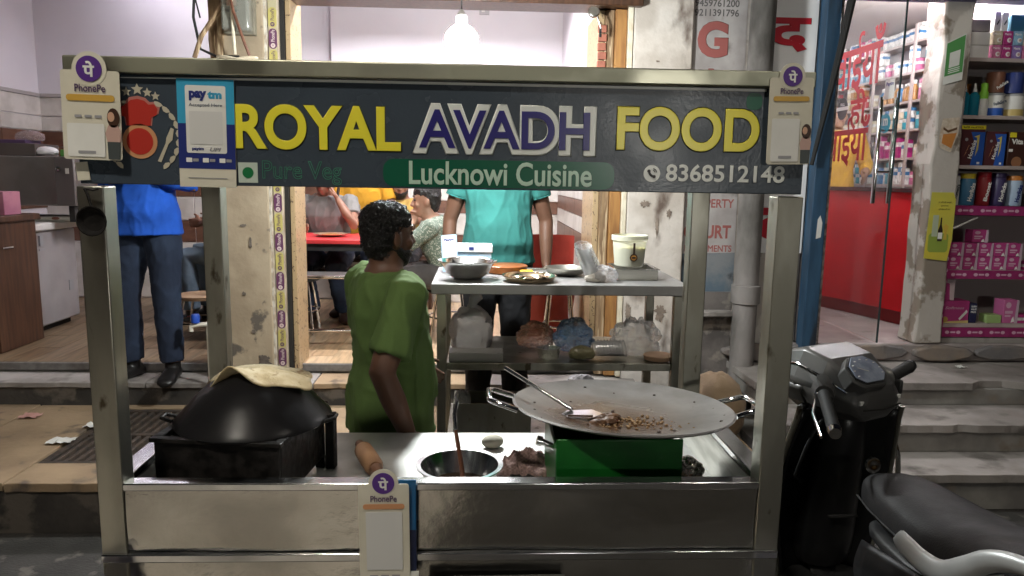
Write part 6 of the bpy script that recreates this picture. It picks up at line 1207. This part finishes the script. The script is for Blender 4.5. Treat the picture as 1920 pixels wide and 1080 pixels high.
# steering column cover and glove box
g = G(); g.loft([sring(0, y, z, w, h, 3, tilt=.15) for y, z, w, h in ((.47, .32, .085, .02), (.44, .45, .082, .02), (.405, .60, .076, .02), (.375, .75, .070, .02), (.36, .84, .062, .02))])
g = G(); g.loft([[V(w*math.cos(a), y+d*math.sin(a), z) for a in [2*math.pi*k/20 for k in range(20)]] for z, y, w, d in ((.30, .48, .105, .085), (.45, .455, .10, .080), (.60, .43, .092, .075), (.75, .405, .082, .070), (.87, .39, .070, .065), (.93, .40, .06, .06))]); L(g, 'column_cover', blk, sub=1)
g = G(); g.lathe([(.004, 0), (.024, 0), (.028, .004), (.024, .01), (.016, .011), (.004, .009)], (.088, .352, .725), 20, Matrix.Rotation(R(80), 3, 'X')); L(g, 'ignition_lock', steel_bright)
g = G(); g.box(-.05, .345, .545, .05, .357, .551); L(g, 'glove_box_seam', black_plastic)
# floor board and under-body
g = G(); g.loft([[V(x*w, y, z) for x, z in ((-1, .25), (-1, .285), (-.92, .295), (.92, .295), (1, .285), (1, .25), (.8, .22), (-.8, .22))] for y, w in ((.50, .15), (.40, .18), (.15, .19), (-.05, .17))]); L(g, 'floor_board', black_plastic, bevel=.004)
g = G(); g.loft([sring(0, y, z, w, h, 3) for y, z, w, h in ((.10, .42, .10, .13), (.02, .46, .135, .19), (-.15, .50, .155, .21), (-.40, .55, .150, .18), (-.65, .62, .125, .13), (-.82, .68, .085, .075), (-.90, .70, .04, .03))]); L(g, 'body_panels', olive, sub=1)
for s in (-1, 1):
    g = G(); g.sheet(lambda u, v: V(s*(.150+.018*math.sin(math.pi*v)-.05*max(0, u-.6)), .0-.72*u, .50+.15*v+.11*u), 16, 8); o = L(g, 'side_panel', blk if s < 0 else olive); md = o.modifiers.new('s', 'SOLIDIFY'); md.thickness = .006
# seat: long padded loft with raised pillion step
def seat_ring(y, zc, w, h, crown=0):
    pts = []
    for k in range(28):
        a = 2*math.pi*k/28; c, s = math.cos(a), math.sin(a); x = w*math.copysign(abs(c)**.72, c); z = h*math.copysign(abs(s)**.5, s)
        pts.append(V(x, y, zc+z+(crown*(1-(x/w)**2) if s > 0 else 0)))
    return pts
g = G(); g.loft([seat_ring(q[0], q[1]+.025, *q[2:]) for q in ((.185, .700, .02, .012), (.17, .705, .060, .040, .004), (.12, .712, .088, .055, .006), (.04, .716, .110, .060, .016), (-.08, .715, .128, .060, .014), (-.22, .718, .140, .062, .012), (-.32, .730, .142, .068, .012), (-.42, .752, .138, .070, .014), (-.56, .775, .122, .064, .014), (-.70, .790, .098, .052, .012), (-.76, .795, .06, .034, .006), (-.78, .795, .02, .012))]); L(g, 'seat', vinyl, sub=1)
g = G(); g.loft([seat_ring(*q) for q in ((.13, .640, .07, .02), (.0, .640, .115, .026), (-.3, .655, .140, .028), (-.6, .70, .118, .028), (-.72, .72, .08, .02))]); L(g, 'seat_base', black_plastic, sub=1)
g = G(); g.tube([V(-math.copysign(w_, 1), y, z) for y, z, w_ in ((.15, .715, .082), (.04, .720, .112), (-.1, .722, .131), (-.25, .726, .144), (-.4, .752, .141), (-.56, .783, .124))], .003, 6); L(g, 'seat_piping', black_plastic)
# grab rail: flat tapered bar along the left, round the back and along the right
def rail(s):
    path = spl([(s*.150, -.165, .690), (s*.168, -.22, .700), (s*.178, -.30, .702), (s*.180, -.375, .716), (s*.178, -.44, .765), (s*.172, -.50, .815), (s*.160, -.58, .842), (s*.135, -.72, .850), (s*.08, -.84, .855), (0, -.875, .857)], 4); rg = []
    for i, p in enumerate(path):
        t_ = (Vector(path[min(i+1, len(path)-1)])-Vector(path[max(i-1, 0)])).normalized(); sd = Vector((s, 0, 0)); sd = (sd-t_*sd.dot(t_)).normalized(); n_ = t_.cross(sd)
        f = i/len(path); hh = .030 if f < .35 else .030-.010*min(1, (f-.35)/.3); hh *= min(1, .35+i/3); ww = .017
        rg.append([Vector(p)+Vector((0, 0, .045))+sd*math.cos(a)*ww+n_*math.sin(a)*hh for a in [2*math.pi*k/14 for k in range(14)]])
    g = G(); g.loft(rg); return g
for s in (-1, 1): L(rail(s), 'grab_rail', silver)
for s in (-1, 1): g = G(); g.prism([(-.44, .79), (-.52, .84), (-.53, .68), (-.50, .62)], (s*.158, 0, 0), (0, 1, 0), (0, 0, 1), (s*.012, 0, 0)); L(g, 'rail_stay', silver)
F = Face(wmat(sc_) @ V(-.178, -.56, .755), wmat(sc_).to_3x3() @ V(0, -1, .10), wmat(sc_).to_3x3() @ V(0, .10, 1), sc_)
F.text('HONDA', ink('badge_silver', (.42,.42,.42), .3), 0, .0, .16, .028, 1, .05)
pipe([(-.165, -.50, .62), (-.19, -.55, .56), (-.20, -.62, .48), (-.19, -.70, .42)], .007, 'side_guard', chrome); pipe([(-.16, -.38, .60), (-.195, -.42, .62), (-.20, -.50, .57), (-.19, -.60, .45)], .006, 'side_guard', chrome)
g = G(); g.tube([(.10, -.55, .30), (.16, -.7, .34), (.17, -.95, .40)], [.03, .045, .045], 12); L(g, 'exhaust', steel_post)
g = G(); g.box(-.06, -.55, .18, .06, -.10, .40); L(g, 'engine', black_iron, bevel=.02)
g = G(); g.loft([sring(0, y, z, w, h) for y, z, w, h in ((-.80, .62, .09, .05), (-.90, .63, .08, .045), (-.94, .63, .05, .03))]); L(g, 'tail_lamp', mat('tail_red', (.35,.02,.02), .15), sub=1)
g = G(); g.box(-.09, -.965, .40, .09, -.96, .50); L(g, 'number_plate', white_paint)
pipe([(-.06, -.25, .2), (-.16, -.28, .10), (-.22, -.25, .012)], .010, 'side_stand', black_iron); g = G(); g.obox((-.235, -.24, .006), (.06, .04, .01)); L(g, 'stand_foot', black_iron)
# steering head, turned to the left
ST = R(24); PV = V(-.022, .40, .985)
def T(x, y, z): return PV + Matrix.Rotation(ST, 3, 'Z') @ (V(x*(1.22 if abs(x) < .14 else 1.0), y*1.15, (z-.97)*1.22))
def Lh(g, name, m, sub=0, bevel=0): g.v = [tuple(T(*p)) for p in g.v]; return L(g, name, m, None, sub, bevel)
def cowl(y, zc, w, h, d=0): return [V(w*math.copysign(abs(math.cos(a))**.8, math.cos(a)), y+h*math.sin(a)*.35*(1 if math.sin(a) < 0 else .4), zc+h*math.copysign(abs(math.sin(a))**.8, math.sin(a))) for a in [2*math.pi*k/24 for k in range(24)]]
def facet(y, w, zt, zm, zb): return [V(-w, y, zm), V(-w*.70, y, zt), V(w*.70, y, zt), V(w, y, zm), V(w*.80, y, zm-(zm-zb)*.6), V(w*.45, y, zb), V(-w*.45, y, zb), V(-w*.80, y, zm-(zm-zb)*.6)]
g = G(); g.loft([facet(*q) for q in ((-.135, .070, .972, .952, .925), (-.118, .100, .998, .958, .905), (-.03, .128, 1.058, .985, .892), (.05, .130, 1.074, .992, .888), (.11, .105, 1.058, .99, .90), (.155, .066, 1.02, .98, .93))]); Lh(g, 'handlebar_cowl', paint, 0, .010)
g = G(); g.loft([facet(*q) for q in ((.02, .136, 1.00, .975, .90), (.09, .118, .995, .97, .895), (.17, .075, .985, .965, .92))]); Lh(g, 'front_nacelle', paint, 0, .010)
dial_m = mat('instrument_glass', (.42,.47,.58), .12, c2=(.28,.32,.42), scale=26, coat=.6)
dn = V(0, -.62, .78).normalized(); du = V(1, 0, 0); dv = dn.cross(du).normalized(); dc = V(-.028, -.088, 1.036)
dial = [(-.058, -.026), (-.052, .012), (-.022, .036), (.022, .036), (.052, .012), (.058, -.026), (.034, -.046), (-.034, -.046)]
dial2 = [(x*1.22, y*1.22-.002) for x, y in dial]
g = G(); g.prism(dial2, dc-dn*.035, du, dv, dn*.040); Lh(g, 'instrument_bezel', paint, 0, .006)
g = G(); g.prism([(x*1.06, y*1.06) for x, y in dial], dc+dn*.0055, du, dv, dn*.002); Lh(g, 'bezel_rim', black_plastic)
g = G(); g.prism(dial, dc+dn*.008, du, dv, dn*.004); Lh(g, 'instrument', dial_m, 0, .002)
g = G()
for k in range(9): a = R(200-27.5*k); q = dc+dn*.0125+du*(.05*math.cos(a))+dv*(.036*math.sin(a)-.012); g.obox(q, (.006, .003, .0012))
g.tube([dc+dn*.0128-dv*.015, dc+dn*.0128-dv*.0+du*(-.03)], .0012, 4); Lh(g, 'dial_marks', white_ink)
g = G(); g.loft([cowl(.0, 1.03, .10, .02), cowl(.07, 1.045, .095, .022), cowl(.13, 1.03, .07, .02)]); Lh(g, 'visor', paint, 1)
g = G(); g.tube([V(-.098, -.10, .985), V(-.118, -.02, 1.02), V(-.118, .05, 1.035), V(-.09, .12, 1.02)], .0025, 6); Lh(g, 'chrome_strip', chrome)
g = G(); g.tube([V(-.075, -.137, .945), V(0, -.141, .940), V(.075, -.137, .945)], .002, 6); Lh(g, 'panel_gap', dark_gap)
for s in (-1, 1):
    g = G(); g.obox(V(s*.075, -.128, .962), (.014, .006, .010)); Lh(g, 'warning_lamp', white_ink)
for s in (-1, 1):
    a0 = V(s*.10, -.02, .975); a1 = V(s*.165, -.06, .975 if s < 0 else .99); a2 = V(s*.262, -.16 if s < 0 else -.06, .925 if s < 0 else 1.01); d_ = (a2-a1).normalized()
    g = G(); g.tube([a0, a0*.5+a1*.5, a1], [.050, .040, .026], 14); Lh(g, 'switch_arm', paint)
    g = G(); g.tube([a1, a1+d_*.02, a2-d_*.012, a2], [.019, .017, .0175, .018], 14); Lh(g, 'grip', rubber)
    g = G(); g.tube([a2+d_*.001, a2+d_*.016], [.019, .016], 14); Lh(g, 'bar_end', chrome if s < 0 else black_plastic)
    g = G(); g.obox(a1+d_*(-.012)+V(0, -.012, -.018), (.045, .05, .04)); Lh(g, 'switch_block', black_plastic, 0, .006)
    g = G(); g.tube([a1+V(s*-.01, .03, -.015), a1+d_*.06+V(0, .045, -.025), a2+V(0, .035, -.03)], [.006, .0055, .005], 8); Lh(g, 'brake_lever', chrome if s < 0 else black_plastic)
g = G(); g.ball((0, .14, .955), .055, .02, .045, 18, 10); Lh(g, 'headlamp', mat('headlamp_glass', (.55,.57,.6), .05, coat=1))
pipe([(-.10, .36, .95), (-.17, .40, .86), (-.16, .45, .72), (-.10, .45, .62)], .006, 'brake_cable', rubber); pipe([(-.08, .34, .93), (-.15, .33, .82), (-.17, .36, .70), (-.14, .42, .66)], .005, 'brake_cable', rubber)
